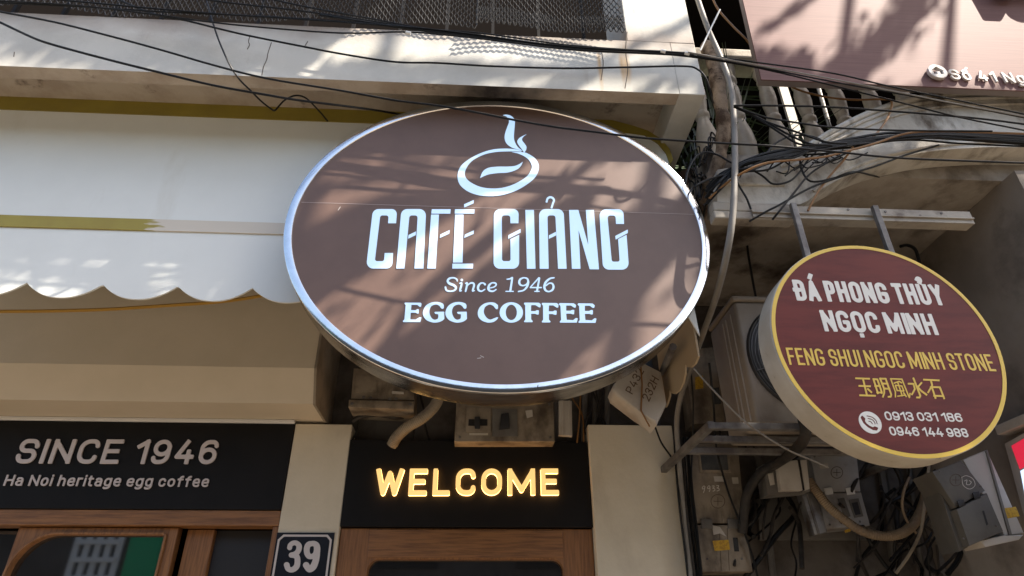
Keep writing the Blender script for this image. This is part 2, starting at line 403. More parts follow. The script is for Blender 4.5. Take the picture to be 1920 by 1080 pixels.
def blotch(m, c, r0, r1, col, sc=(1, 1, 1), wob=.35):
    """a tint with a place of its own: fades from radius r0 to r1 round the object point c"""
    t = m.node_tree; N = t.nodes; L = t.links; b = N['Principled BSDF']; src = b.inputs['Base Color'].links[0].from_socket
    tc = N.new('ShaderNodeTexCoord'); d = N.new('ShaderNodeVectorMath'); d.operation = 'DISTANCE'; mp = N.new('ShaderNodeMapping'); mp.inputs['Scale'].default_value = sc; L.new(tc.outputs['Object'], mp.inputs[0]); L.new(mp.outputs[0], d.inputs[0]); d.inputs[1].default_value = [a*b_ for a, b_ in zip(c, sc)]
    nz = N.new('ShaderNodeTexNoise'); nz.inputs['Scale'].default_value = 7; nz.inputs['Detail'].default_value = 6; L.new(tc.outputs['Object'], nz.inputs[0])
    ad = N.new('ShaderNodeMath'); ad.operation = 'MULTIPLY_ADD'; L.new(nz.outputs[0], ad.inputs[0]); ad.inputs[1].default_value = wob; L.new(d.outputs['Value'], ad.inputs[2])
    mr = N.new('ShaderNodeMapRange'); L.new(ad.outputs[0], mr.inputs[0]); mr.inputs[1].default_value = r0+wob/2; mr.inputs[2].default_value = r1+wob/2; mr.inputs[3].default_value = 1; mr.inputs[4].default_value = 0
    mx = N.new('ShaderNodeMix'); mx.data_type = 'RGBA'; L.new(mr.outputs[0], mx.inputs[0]); L.new(src, mx.inputs[6]); mx.inputs[7].default_value = (*col, 1); L.new(mx.outputs[2], b.inputs['Base Color'])
blotch(SOFFIT, (.06, 2.02-3.32, 3.86), .08, .36, (.035, .03, .027))  # darkens a round patch of the soffit above the oval sign

_t = at(640, 52, 1.93).z
blotch(F_WHITE, (0, 1.93-3.32, _t+.01), .0, .13, (.36, .31, .27), (.0, 0, 1), .16)
for _x, _w in ((1166, 30), (1174, 22), (1124, 34)):
    _p = at(_x, 120, 1.93); blotch(F_WHITE, (_p.x, 1.93-3.32, _p.z-.02), .02, .16, (.50, .36, .22), (_w*.35, 0, 1), .25)

# ================================================================== the street
o = MB(); o.quad((-120,-120,-.14), (120,-120,-.14), (120,120,-.14), (-120,120,-.14)); ground(o.build('ground', ASPH))
o = MB().box(-60, 60, -6.6, .9, -.139, -.12); ground(o.build('road', ASPH))
o = MB().box(-60, 60, .9, 3.2, -.139, 0); ground(o.build('pavement', PAVE))
o = MB().box(-60, 60, -8.6, -6.6, -.139, 0); ground(o.build('opposite_pavement', PAVE))

# ================================================================== the cafe building
WY = 3.32                                                   # back wall of the recess
PY = 3.20                                                   # plane of the shop front
PL0, PL1 = -.895, -.613; PR0, PR1 = .584, 1.02              # the two piers
FB = 3.785                                                  # underside of the balcony edge
FYT = 1.93                                                  # plane of the balcony edge
FT = at(640, 52, FYT).z
FX1 = .965
cafe = thing('cafe_building', 'cream cafe front with doors and two piers under the long white balcony', 'building', (0, WY, 0))
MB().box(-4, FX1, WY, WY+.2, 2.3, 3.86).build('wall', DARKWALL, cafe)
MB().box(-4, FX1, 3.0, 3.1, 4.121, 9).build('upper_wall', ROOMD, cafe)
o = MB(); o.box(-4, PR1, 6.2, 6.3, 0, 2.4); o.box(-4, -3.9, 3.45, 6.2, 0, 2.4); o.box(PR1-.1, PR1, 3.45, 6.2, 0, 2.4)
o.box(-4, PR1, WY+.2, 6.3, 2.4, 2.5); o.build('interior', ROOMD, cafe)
MB().box(-4, PR1, WY, 6.3, -.02, .01).build('floor', PAVE, cafe)
MB().box(PL0, PL1, PY, WY-.003, 0, 2.712, .004).build('pier', CREAM2, cafe)
MB().box(PR0, PR1, PY-.04, WY-.003, 0, 2.714, .004).build('pier', CREAM2, cafe)
# balcony: edge beam with a drip lip, slab, corner post
o = MB()
prof = [(FYT, FB), (FYT, FT), (2.10, FT), (2.10, 4.12), (3.1, 4.12), (3.1, FB+.14), (2.03, FB+.135), (2.005, FB+.03), (1.995, FB)]
o.extrude_x(prof, -4, FX1-.1155)
bal = o.build('balcony', F_WHITE, cafe)
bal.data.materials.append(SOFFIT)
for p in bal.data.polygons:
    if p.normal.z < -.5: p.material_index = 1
o = MB(); o.box(FX1-.115, FX1, FYT, 3.1, FB, FT, .004); o.build('balcony_end', F_WHITE, cafe)
HAIR = mat('hairline crack', (.13, .11, .09), .9)
def crack(pts, Y, rr, parent, name='crack'):
    lp = contours([([(x, y, rr) for x, y in catmull(pts, 4)], True)], rr*.6); flat(name, [[xz(x, y, Y) for x, y in l] for l in lp], Y+.0004, .0012, HAIR, parent)
for c_ in ([(469,66),(466,78),(468,84),(464,92)],[(509,80),(503,98),(500,112),(494,126),(491,141)],[(577,78),(572,86)],[(27,98),(26,106)],[(1128,95),(1131,120),(1127,150)],[(1176,60),(1173,95),(1177,130),(1172,165)]): crack(c_, FYT, .8, bal)
px = at(1172, 50, FYT).x
o = MB(); o.box(px, FX1, FYT, 2.25, FT+.0005, 6.5, .004); o.build('corner_post', F_WHITE, cafe)
# doors
dz = at(300, 985, PY).z; DB = 2.294
o = MB(); o.box(-4, PL0-.002, PY+.005, PY+.10, dz, DB-.002, .003); o.build('door_header', WOOD, cafe)
o = MB(); o.box(at(509, 1010, PY+.02).x, PL0-.002, PY+.012, PY+.09, 0, dz-.002, .003); o.build('door_jamb', WOODV, cafe)
def leaf(l, r, hole_l, hole_r, top, rl, rr, Y, mir=False):
    x0, x1 = at(l, 1010, Y).x, at(r, 1010, Y).x; h0, h1 = at(hole_l, 1050, Y).x, at(hole_r, 1030, Y).x; ht = at(200, top, Y).z
    outer = [(x0, .05), (x0, dz-.003), (x1, dz-.003), (x1, .05)]
    hole = roundpath([(h0, .9), (h0, ht, rl), (h1, ht, rr), (h1, .9)], True, n=12)
    d = flat('door', [outer, hole], Y+.05, .05, WOODV, cafe, .004)
    ring = roundpath([(h0-.012, .89), (h0-.012, ht+.012, rl+.01), (h1+.012, ht+.012, rr+.01), (h1+.012, .89)], True, n=12)
    flat('beading', [ring, hole], Y-.0005, .012, WOODV, d, .003)
    flat('glass_pane', [[(h0-.01, .88), (h0-.01, ht+.01), (h1+.01, ht+.01), (h1+.01, .88)]], Y+.035, .006, GLASS, d)
    return d
leaf(28, 331, 22, 303, 1003, .17, .012, PY+.045)
leaf(346, 398, 334, 352, 1028, .05, .012, PY+.10) if False else None
x0, x1 = at(346, 1020, PY+.09).x, at(397, 1020, PY+.09).x
MB().box(x0, x1, PY+.09, PY+.13, .05, dz-.003, .004).build('door_stile', WOODV, cafe)
MB().box(x1+.001, at(508, 1020, PY+.1).x, PY+.12, PY+.13, .05, dz-.003).build('door_screen', SLOT, cafe)
MB().box(-4, at(26, 1010, PY+.1).x, PY+.14, PY+.15, .05, dz-.003).build('dark_pane', GLASS, cafe)
hz = at(870, 1049, PY+.02).z
lx0, lx1 = at(690, 1058, PY+.02).x, at(1056, 1058, PY+.02).x
o = flat('door_frame', [[(PL1+.002, 0), (PL1+.002, 2.217), (PR0-.002, 2.217), (PR0-.002, 0)],
                        roundpath([(lx0, .02), (lx0, hz, .05), (lx1, hz, .05), (lx1, .02)], True, n=8)], PY+.08, .06, WOODV, cafe, .004)
MB().box(at(690, 1020, PY).x, at(1056, 1020, PY).x, PY+.015, PY+.0195, at(870, 1045, PY).z, 2.21, .002).build('door_rail', WOOD, cafe)
flat('glass_pane', [[(lx0-.01, .02), (lx0-.01, hz+.01), (lx1+.01, hz+.01), (lx1+.01, .02)]], PY+.07, .006, GLASS, cafe)

# ------------------------------------------------------------------ netting, railing and pots on the balcony
nt_ = thing('balcony_netting', 'black hexagonal plastic netting hung along the balcony edge', 'netting', (at(600, 40, 1.9).x, 1.9, FT))
def netting(x0, x1, zb, rows, pitch, amp, ybase, seed, rad=.0016):
    rnd = random.Random(seed); mb = MB(); nc = int((x1-x0)/pitch)
    for i in range(rows):
        pts = []
        s = 1 if i % 2 else -1
        for j in range(nc+1):
            for k, (f, a) in enumerate(((0, s), (.16, s), (.5, -s), (.66, -s))):
                x = x0+(j+f)*pitch
                z = zb(x)+(i*2+1)*amp+a*amp*.86
                pts.append((x, ybase(x, i*2*amp)-(a*.002), z+.002*math.sin(x*37+i)))
        mb.tube(pts, rad, 3, cap=False)
    return mb
pxs = [(-60, 8), (0, 10), (100, 14), (200, 20), (300, 24), (400, 30), (500, 36), (640, 40), (800, 42), (905, 50), (1000, 58), (1172, 72)]
zx = [(at(a, b, 1.9).x, at(a, b, 1.9).z) for a, b in pxs]
def zb0(x): return float(np.interp(x, [q[0] for q in zx], [q[1] for q in zx]))+.004*math.sin(x*9)
XF = at(890, 60, 1.88).x
def zb(x): return zb0(x)+(.075 if x > XF+.01 else 0)
yb = lambda x, h: 1.905+.012*math.sin(x*4.1+1)+.010*math.sin(x*11+h*9)
netting(zx[0][0], at(1168, 60, 1.9).x, zb, 14, .0265, .0112, yb, 3, .0028).build('net_sheet', NET, nt_)
yb2 = lambda x, h: 1.868+.012*math.sin(x*6)+h*.10
zb2 = lambda x: zb0(x)-.012+.008*math.sin(x*14)
netting(at(890, 60, 1.88).x, at(1166, 60, 1.88).x, zb2, 5, .025, .0118, yb2, 5, .0032).build('loose_flap', NET, nt_)
ra = thing('balcony_railing', 'dim metal balcony railing of upright bars behind the black netting', 'railing', (-.6, 2.06, FT))
o = MB().box(-3, px-.01, 2.045, 2.075, FT+.75, FT+.79); o.build('top_rail', INKROD, ra)
for k in range(15):
    x = -2.6+k*.22; MB().box(x, x+.014, 2.05, 2.068, FT+.001, FT+.749).build('bar', INKROD, ra)
def pot(x, y, r, lab, n, sd):
    rnd = random.Random(sd)
    p = thing('potted_plant', lab, 'plant', (x, y, FT+.0), 'pots behind the balcony netting')
    MB().lathe([(r*.7, .001), (r*.8, .02), (r, r*1.5), (r*1.1, r*1.52), (r*1.1, r*1.75), (r*.9, r*1.75)], (x, y, FT), 16).build('pot', mat('pot clay', (.30, .16, .10), .8, col2=(.2, .11, .07), scale=12), p, True)
    mb = MB()
    for k in range(n):
        a = rnd.uniform(0, 6.28); l = rnd.uniform(.12, .26); w_ = .012
        b0 = Vector((x, y, FT+r*1.7)); pts = [b0+Vector((math.cos(a)*l*t*.8, math.sin(a)*l*t*.4, l*(1.3*t-.7*t*t))) for t in (0, .35, .7, 1)]
        sd_ = Vector((-math.sin(a), math.cos(a)*.5, .2))*w_
        for (A, B), (wa, wb) in zip(zip(pts, pts[1:]), ((.4, 1), (1, .7), (.7, .1))): mb.quad(A-sd_*wa, A+sd_*wa, B+sd_*wb, B-sd_*wb)
    mb.build('leaves', LEAF, p)
pot(at(830, 20, 2.25).x, 2.3, .08, 'clay pot plant behind the middle of the black netting', 22, 1)
pot(at(960, 20, 2.25).x, 2.3, .09, 'clay pot plant behind the netting near the corner post', 26, 2)
pot(at(1050, 20, 2.25).x, 2.3, .07, 'smallest clay pot plant next to the netting corner', 20, 3)

# ------------------------------------------------------------------ awning
AY = 2.24
aw = thing('awning', 'pale awning with scalloped valance and worn gold stripe under the balcony', 'awning', (-.6, AY, 2.9))
AX0, AX1 = -2.9, .872
def scal(x0, cus, pitch, zc, zl, x1):
    """scallop edge from x0 to x1: deep curves between cusps"""
    pts = []; k0 = math.floor((x0-cus)/pitch); x = x0
    n = int((x1-x0)/.012)
    for i in range(n+1):
        x = x0+(x1-x0)*i/n; t = ((x-cus)/pitch) % 1
        e = 1-(1-abs(2*t-1)**1.9)                                   # 1 at the cusps
        pts.append((x, zl+(zc-zl)*abs(2*t-1)**2.2))
    return pts
ZS0, ZS1, ZT = 3.209, 3.265, 3.843
gx = [xz(*p, AY) for p in ((1262, 300), (1255, 280), (1240, 262), (1215, 246), (1185, 236))]
body_top = [(AX1, ZS1+.001), (AX1, gx[0][1]-.3)]+gx+[(AX0, gx[-1][1])]
bandw = .032
zt_in = at(300, 217, AY).z
body = [(AX0, ZS1+.0005), (AX1-.02, ZS1+.0005)]+[(x-.02, z-.03) for x, z in gx[:-1]]+[(gx[-1][0]-.02, zt_in), (AX0, zt_in)]
flat('awning_sheet', [body], AY+.02, .02, AWN, aw)
band = [(AX0, zt_in+.0005), (gx[-1][0]-.02, zt_in+.0005)]+[(x-.0195, z-.0295) for x, z in gx[:-1]][::-1]+[gx[0]]+gx[1:]+[(gx[-1][0]-.1, 3.922), (AX0, 3.922)]
GOLD = mat('olive gold vinyl', (.30, .235, .030), .38, col2=(.26, .20, .028), scale=5)
flat('top_band', [band], AY+.02, .024, GOLD, aw)
# the stripe: gold to the left, worn to bare cream towards the sign
gm = mat('worn gold stripe', (.36, .29, .045), .4, col2=(.33, .255, .04), scale=6)
t = gm.node_tree; b = t.nodes['Principled BSDF']; src = b.inputs['Base Color'].links[0].from_socket
tc = t.nodes.new('ShaderNodeTexCoord'); sp = t.nodes.new('ShaderNodeSeparateXYZ'); t.links.new(tc.outputs['Object'], sp.inputs[0])
mp = t.nodes.new('ShaderNodeMapping'); mp.inputs['Scale'].default_value = (5, 1, 26); t.links.new(tc.outputs['Object'], mp.inputs[0])
nz = t.nodes.new('ShaderNodeTexNoise'); nz.inputs['Scale'].default_value = 2.5; t.links.new(mp.outputs[0], nz.inputs[0])
mu = t.nodes.new('ShaderNodeMath'); mu.operation = 'MULTIPLY_ADD'; mu.inputs[1].default_value = .28; t.links.new(nz.outputs[0], mu.inputs[0]); t.links.new(sp.outputs[0], mu.inputs[2])
mr = t.nodes.new('ShaderNodeMapRange'); xw = at(288, 425, AY).x+.6+.14
mr.inputs[1].default_value = xw-.02; mr.inputs[2].default_value = xw+.02; t.links.new(mu.outputs[0], mr.inputs[0])
mx = t.nodes.new('ShaderNodeMix'); mx.data_type = 'RGBA'; t.links.new(mr.outputs[0], mx.inputs[0]); t.links.new(src, mx.inputs[6]); mx.inputs[7].default_value = (.66, .60, .50, 1)
t.links.new(mx.outputs[2], b.inputs['Base Color'])
flat('stripe', [[(AX0, ZS0), (AX1-.02, ZS0), (AX1-.02, ZS1), (AX0, ZS1)]], AY+.02, .023, gm, aw)
tip = xz(1313, 629, AY)
val = [(AX0, ZS0-.0005), (AX1-.004, ZS0-.0005), (tip[0]-.006, 2.96), tip, (tip[0]-.045, 2.90)]+scal(AX0, -.882, .2845, 2.955, 2.893, .80)[::-1]
flat('valance', [val], AY+.012, .008, AWN, aw)
SX = .872
yz = lambda x, y: (lambda p: (p.y, p.z))(at(x, y, X=SX))
s1 = [(1313, 632), (1313, 650), (1311, 668), (1305, 682), (1297, 689), (1290, 688), (1286, 683), (1286, 700), (1282, 718), (1275, 732), (1267, 739), (1260, 737), (1257, 731), (1257, 742), (1253, 756), (1249, 764)]
sp_ = [yz(*p) for p in s1]
side = [(AY+.013, ZT-.05)]+[(max(AY+.013, y), z) for y, z in sp_]+[(sp_[-1][0]+.02, sp_[-1][1]+.12), (sp_[-1][0]+.02, ZT-.05)]
MB().extrude_x(side, SX-.004, SX+.004).build('side_valance', mat('brown awning lining', (.40, .31, .20), .7), aw)
MB().tube([at(1262, 650, 2.35), at(1240, 702, 2.75)], .016, 8).build('strut', BRKT, aw)

# ------------------------------------------------------------------ boxed shutter housing under the awning
BX = -.745
sh = thing('shutter_box', 'cream boxed shutter housing between the awning valance and the black sign', 'shutter box', (-2, 2.9, 2.73))
prof = [(WY-.002, 3.83), (2.866, 3.83), (2.866, 2.876), (2.945, 2.728), (WY-.002, 2.728)]
MB().extrude_x(prof, -4, BX-.012).build('housing', CREAM, sh)
MB().extrude_x([(WY-.004, 3.828), (2.86, 3.828), (2.86, 2.874), (2.941, 2.722), (WY-.004, 2.722)], BX-.0115, BX).build('end_plate', mat('dusty brown end plate', (.30, .25, .19), .7, col2=(.2, .165, .125), scale=5), sh)
MB().box(-4, PL0-.002, PY-.02, PY-.002, 2.709, 2.7265, .003).build('trim_strip', WHITEP, sh)

# ------------------------------------------------------------------ black sign over the left door
sg = thing('fascia_sign', 'long black sign board with grey letters SINCE 1946 over the left door', 'sign', (-1.6, PY, 2.3))
MB().box(-4, PL0-.002, PY-.004, PY+.06, DB, 2.708, .002).build('board', BLACKP, sg)
for ch, lp in lettering('SINCE 1946', (28, 870), (404, 871.5), (28, 824), PY, .165, gap=.22, space=.42):
    flat('letter', lp, PY-.006, .008, LGREY, sg, .001)
for ch, lp in lettering('Ha Noi heritage egg coffee', (8, 911.5), (391, 914), (8, 891), PY, .165, wscale=1.1, gap=.22, space=.42):
    flat('letter', lp, PY-.006, .006, LGREY, sg, .0008)

# ------------------------------------------------------------------ WELCOME sign
wl = thing('welcome_sign', 'black panel with glowing warm letters WELCOME between the two cream piers', 'sign', (0, PY, 2.22))
MB().box(PL1+.001, PR0-.001, PY-.006, PY+.06, 2.2205, 2.632, .002).build('panel', BLACKP, wl)
for ch, lp in lettering('WELCOME', (703, 931), (1047, 930), (703, 881.5), PY, .175, wscale=1.12, gap=.28):
    l = flat('letter', lp, PY-.022, .012, LITWARM, wl, .002)
    flat('letter_side', lp, PY-.007, .0148, LITEDGE, l)

# ------------------------------------------------------------------ house number
hn = thing('house_number', 'dark enamel plate with white number 39 on the left cream pier', 'number plate', (-.75, PY, 2.1))
hx0, hx1 = at(520, 1000, PY).x, at(628, 1000, PY).x; h1_ = at(575, 999, PY).z; h0_ = h1_-.235
ENAM = mat('blue black enamel', (.014, .016, .022), .2); ENW = mat('white enamel', (.60, .55, .53), .3)
flat('plate', [[(hx0, h0_), (hx1, h0_), (hx1, h1_), (hx0, h1_)]], PY-.001, .005, ENAM, hn, .001)
def notch(i, c): 
    a, b_, d, e = hx0+i, hx1-i, h0_+i, h1_-i
    return [(a+c, d), (b_-c, d), (b_, d+c), (b_, e-c), (b_-c, e), (a+c, e), (a, e-c), (a, d+c)]
flat('border', [notch(.009, .022), roundpath([(*p, .012) for p in notch(.018, .017)], True)], PY-.0062, .0015, ENW, hn)
def stroke_px(strokes, X0, Y0, S, Y, cell=1.2, n=6):
    """brush strokes (x, y, r) in zoomed photo pixels -> outlines on the plane"""
    st = []
    for s in strokes:
        c = catmull(s, n) if len(s) > 2 else s
        st.append(([(x, y, max(r, .5)) for x, y, r in c], True))
    R = max(p[2] for s in strokes for p in s)
    return [[xz(X0+x/S, Y0+y/S, Y) for x, y in l] for l in contours(st, cell)]
n3 = [[(420,455,44),(432,408,42),(480,372,42),(540,372,45),(588,420,50),(580,500,48),(530,560,46),(450,588,46)], [(470,588,46),(545,610,50),(562,690,52),(545,790,52),(470,850,48),(395,835,48),(368,765,52)]]
n9 = [[(830,378,46),(765,395,50),(732,450,52),(730,540,52),(765,605,50),(820,612,46),(880,575,48),(912,500,57),(905,420,56),(870,385,50),(830,378,46)], [(914,480,57),(906,590,57),(885,700,58),(840,800,60),(770,845,52),(718,770,58)]]
flat('digit', stroke_px(n3, 500, 980, 9.6, PY, 9), PY-.0062, .0015, ENW, hn)
flat('digit', stroke_px(n9, 500, 980, 9.6, PY, 9), PY-.0062, .0015, ENW, hn)

# ------------------------------------------------------------------ the big oval sign
OY = 2.05; OC = (.0865, 3.1445); ORX, ORZ = .8275, .6835; OD = .14
ov = thing('oval_sign', 'big brown oval cafe sign with chrome rim and cup logo hung before the awning', 'sign', (OC[0], OY, OC[1]))
def oval(rx, rz, y, n=160): return [(OC[0]+rx*math.cos(2*math.pi*k/n), y, OC[1]+rz*math.sin(2*math.pi*k/n)) for k in range(n)]
def rings(name, prof, m, parent, smooth=True, n=200):
    """prof (inset from the outer edge, y): swept round the oval"""
    mb = MB(); R = []
    rnd = random.Random(4)
    for ins, y in prof: R.append([mb.bm.verts.new(p) for p in oval(ORX-ins, ORZ-ins, y, n)])
    for A, B in zip(R, R[1:]):
        for k in range(n): mb.bm.faces.new((A[k], A[(k+1) % n], B[(k+1) % n], B[k]))
    return mb.build(name, m, parent, smooth)
rings('rim_face', [(.0, OY+.012), (.0015, OY+.004), (.003, OY+.0006), (.0035, OY+.0003), (.0315, OY-.0010), (.032, OY-.0008), (.034, OY+.003)], CHROME, ov)
rings('rim_band', [(.0, OY+.0125), (.001, OY+.05), (.0, OY+.1), (.003, OY+OD), (.05, OY+OD+.002)], CHROMED, ov)
mb = MB(); mb.bm.faces.new([mb.bm.verts.new(p) for p in oval(ORX-.033, ORZ-.033, OY+.004, 200)]); mb.build('sign_face', BROWN, ov)
mb = MB(); mb.bm.faces.new([mb.bm.verts.new(p) for p in oval(ORX-.05, ORZ-.05, OY+OD, 120)]); mb.build('back_plate', GALV, ov)
LY = OY+.0035
za = at(560, 389, LY).z; xa = at(560, 389, LY).x
sxa, sxb = at(548, 391, LY).x, at(1305, 391, LY).x
MB().box(sxa+.03, sxb-.0, LY-.0003, LY, at(930, 391, LY).z, at(930, 390, LY).z).build('panel_joint', mat('pale panel joint', (.34, .27, .25), .5), ov)
for c_ in ([(895,672),(902,671)],[(901,667),(907,670)],[(828,590),(833,586)],[(638,388),(634,394)]):
    lp = contours([([(x, y, .55) for x, y in c_], True)], .35); flat('scratch', [[xz(x, y, LY) for x, y in l] for l in lp], LY, .0004, PINKE, ov)
lp = contours([([(1005, 731, .7), (1009, 722, .7)], True)], .4); flat('rim_seam', [[xz(x, y, OY-.0012) for x, y in l] for l in lp], OY-.0011, .0006, SLOT, ov)
def px_poly(pts, X0, Y0, S, closed=True, rd=0): return [xz(X0+x/S, Y0+y/S, LY) for x, y in roundpath(pts, True, rd)]
def sm_poly(pts, X0, Y0, S, n=5, fn=None): return [xz(X0+x/S, Y0+y/S, LY) for x, y in catmull(pts, n, True)]
BIG = {
 'C': [[(308,176),(314,97,28),(178,97,36),(139,431,36),(286,431,34),(291,344),(244,344),(240,390,12),(188,390,12),(219,132,14),(266,132,12),(263,176)]],
 'A': [[(309,431),(338,97,36),(477,97,36),(462,431),(411,431),(430,132,14),(383,132,14),(355,431)], [(378,243),(420,223),(418,243),(376,263)]],
 'F': [[(505,128),(549,128),(531,431),(483,431)], [(509,98),(615,98),(613,122),(506,122)], [(557,240),(609,215),(607,235),(554,259)]],
 'E': [[(640,128),(687,128),(682,397),(628,397)], [(625,404),(742,404),(740,431),(624,431)], [(639,98),(749,98),(748,122),(638,122)], [(695,240),(745,217),(744,236),(691,259)], [(690,70),(745,46),(744,64),(691,88)]],
 'G': [[(996,176),(998,97,30),(858,97,36),(856,432,36),(1000,432,36),(1000,242),(951,266),(952,390,12),(904,390,12),(902,132,14),(950,132,14),(951,176)], [(940,244),(1008,209),(1008,229),(938,264)]],
 'I': [[(1035,102),(1083,102),(1092,432),(1044,432)]],
 'Ả': [[(1116,432),(1112,97,36),(1250,97,36),(1267,432),(1219,432),(1204,132,14),(1159,132,14),(1166,432)], [(1168,245),(1207,225),(1208,244),(1167,264)]],
 'N': [[(1281,102),(1333,102),(1389,300),(1375,102),(1420,102),(1449,435),(1397,435),(1334,215),(1345,432),(1297,432)]],
 'Ġ': [[(1590,180),(1586,98,30),(1450,98,36),(1472,437,36),(1618,437,36),(1604,242),(1557,266),(1566,393,12),(1521,393,12),(1496,133,14),(1542,133,14),(1545,180)], [(1541,248),(1611,212),(1611,231),(1543,268)]],
}
LT = .0014
for k, ls in BIG.items():
    lp = [px_poly(l, 640, 360, 3) for l in ls]
    if k == 'Ả':
        c = contours([([(x, y, 5.5) for x, y in catmull([(1155,54),(1160,38),(1174,30),(1189,35),(1196,47),(1191,62),(1183,87)], 5)], False)], 2)
        lp += [[xz(640+x/3, 360+y/3, LY) for x, y in l] for l in c]
    flat('letter', lp, LY, LT, LITBLUE, ov)
X0, Y0, S = 820, 505, 8
SMALL = {
 'S': [[(298,178,7),(290,150,11),(240,128,10),(180,140,14),(155,178,16),(185,215,18),(245,240,18),(280,275,16),(258,315,13),(195,331,10),(138,315,13),(122,272,14)]],
 'i': [[(335,212,8),(365,206,10),(358,250,15),(342,305,14),(340,326,10),(362,322,7)], [(367,162,19)]],
 'n': [[(422,214,8),(447,208,12),(438,270,14),(424,328,13)], [(440,255,7),(485,215,10),(528,206,13),(552,235,14),(535,300,14),(530,324,12),(556,320,7)]],
 'c': [[(715,228,15),(690,207,9),(645,214,12),(612,260,17),(618,312,15),(662,330,10),(712,302,8)]],
 'e': [[(765,285,7),(840,270,8),(882,238,10),(870,210,12),(820,205,9),(778,240,15),(765,290,17),(790,324,14),(840,329,10),(882,304,8)]],
 '1': [[(1045,150,8),(1085,145,10),(1122,128,13)], [(1124,130,14),(1095,325,16)], [(1027,332,7),(1140,332,7)]],
 '9': [[(1365,190,15),(1350,145,12),(1300,128,9),(1245,150,14),(1228,195,17),(1245,233,13),(1290,246,9),(1340,225,11),(1365,190,15)], [(1365,200,15),(1345,260,15),(1295,315,11),(1215,335,9)]],
 '4': [[(1522,130,10),(1395,270,8)], [(1395,275,9),(1560,275,9)], [(1530,135,13),(1495,328,15)], [(1460,332,7),(1530,332,7)]],
 '6': [[(1750,128,9),(1690,140,12),(1630,190,16),(1605,255,17),(1620,312,15),(1670,335,10),(1725,310,14),(1742,265,16),(1725,218,12),(1680,210,9),(1630,245,9)]],
}
for k, s in SMALL.items(): flat('letter', stroke_px(s, X0, Y0, S, LY, 2.6, 5), LY, LT, LITBLUE, ov)
gC = [(790,170),(770,140),(715,118),(640,110),(540,130),(455,190),(412,290),(425,370),(480,435),(560,470),(625,480),(700,470),(760,445),(798,412)]
gI = [(690,385),(675,415),(620,430),(570,400),(535,330),(530,260),(555,195),(600,165),(660,155),(710,180),(742,222),(775,230),(790,205)]
Gp = catmull(gC, 4)+[(795,300),(790,285),(630,288),(620,300),(635,322),(690,330)]+catmull(gI, 4)
Ep = [(80,138),(90,122),(375,124),(388,145),(378,195),(355,195),(310,160),(205,160),(198,258),(285,258),(310,240),(340,240),(336,318),(310,318),(285,302),(192,302),(185,425),(280,428),(350,385),(388,385),(365,470),(60,470),(48,455),(80,425),(103,165)]
C2 = catmull([(1745,385),(1690,405),(1625,428),(1565,400),(1520,335),(1508,270),(1530,200),(1580,165),(1625,155),(1680,180),(1720,228),(1750,238),(1765,215)], 4)
C1 = catmull([(1762,165),(1700,125),(1620,117),(1520,140),(1440,200),(1400,295),(1415,380),(1470,440),(1540,470),(1600,480),(1680,468),(1745,425),(1768,388)], 4)
Fp = [(500,138),(512,122),(770,124),(805,150),(800,205),(775,205),(710,165),(632,165),(628,275),(705,275),(735,258),(772,262),(768,335),(740,335),(700,320),(632,320),(632,425),(662,455),(655,472),(510,472),(502,458),(528,425),(526,170)]
E2 = [(1130,150),(1145,130),(1400,135),(1440,165),(1432,210),(1405,210),(1350,172),(1262,172),(1262,268),(1340,268),(1375,250),(1408,255),(1405,330),(1380,330),(1345,318),(1262,318),(1272,430),(1385,438),(1440,398),(1472,405),(1455,480),(1155,480),(1145,465),(1172,432),(1160,180)]
sh_ = lambda P, a, b_: [(x+a, y+b_) for x, y in P]
el = lambda cx, cy, rx, ry: [(cx+rx*math.cos(t/40*2*math.pi), cy+ry*math.sin(t/40*2*math.pi)) for t in range(40)]
flat('letter', [px_poly(Ep, 750, 555, 9.6, rd=9)], LY, LT, LITBLUE, ov)
flat('letter', [px_poly(Gp, 750, 555, 9.6)], LY, LT, LITBLUE, ov)
flat('letter', [px_poly(sh_(Gp, 407, 0), 750, 555, 9.6)], LY, LT, LITBLUE, ov)
flat('letter', [px_poly(C1+C2, 750, 555, 9.6)], LY, LT, LITBLUE, ov)
flat('letter', [px_poly(el(275, 298, 210, 183), 930, 555, 9.6), px_poly(el(275, 297, 101, 140), 930, 555, 9.6)], LY, LT, LITBLUE, ov)
flat('letter', [px_poly(Fp, 930, 555, 9.6, rd=9)], LY, LT, LITBLUE, ov)
flat('letter', [px_poly(sh_(Fp, 320, 5), 930, 555, 9.6, rd=9)], LY, LT, LITBLUE, ov)
flat('letter', [px_poly(E2, 930, 555, 9.6, rd=9)], LY, LT, LITBLUE, ov)
flat('letter', [px_poly(sh_(E2, 336, 4), 930, 555, 9.6, rd=9)], LY, LT, LITBLUE, ov)
ring = catmull([(880,497),(800,478),(680,470),(540,480),(400,520),(260,590),(160,670),(118,760),(120,850),(160,920),(240,980),(340,1018),(440,1034),(560,1034),(680,1015),(820,965),(940,895),(1030,820),(1075,740),(1080,660),(1040,590),(970,540),(900,515),(760,510)], 5)+catmull([(830,525),(900,555),(960,600),(995,660),(995,710),(950,790),(870,850),(760,905),(640,938),(520,945),(400,930),(300,890),(230,840),(200,780),(215,710),(270,630),(360,570),(460,530),(580,508),(700,502),(800,502),(870,504)], 5)
st1 = catmull([(655,72),(690,65),(740,75),(780,105),(797,150),(790,250),(785,340),(800,400),(835,455),(885,492)], 5)+catmull([(830,478),(760,455),(700,410),(675,350),(680,290),(705,215),(725,160),(722,115),(695,85)], 5)
st2 = catmull([(933,300),(900,315),(850,345),(825,385),(845,430),(880,475),(908,518)], 5)+catmull([(930,485),(935,450),(915,415),(885,375),(885,345),(905,320)], 5)
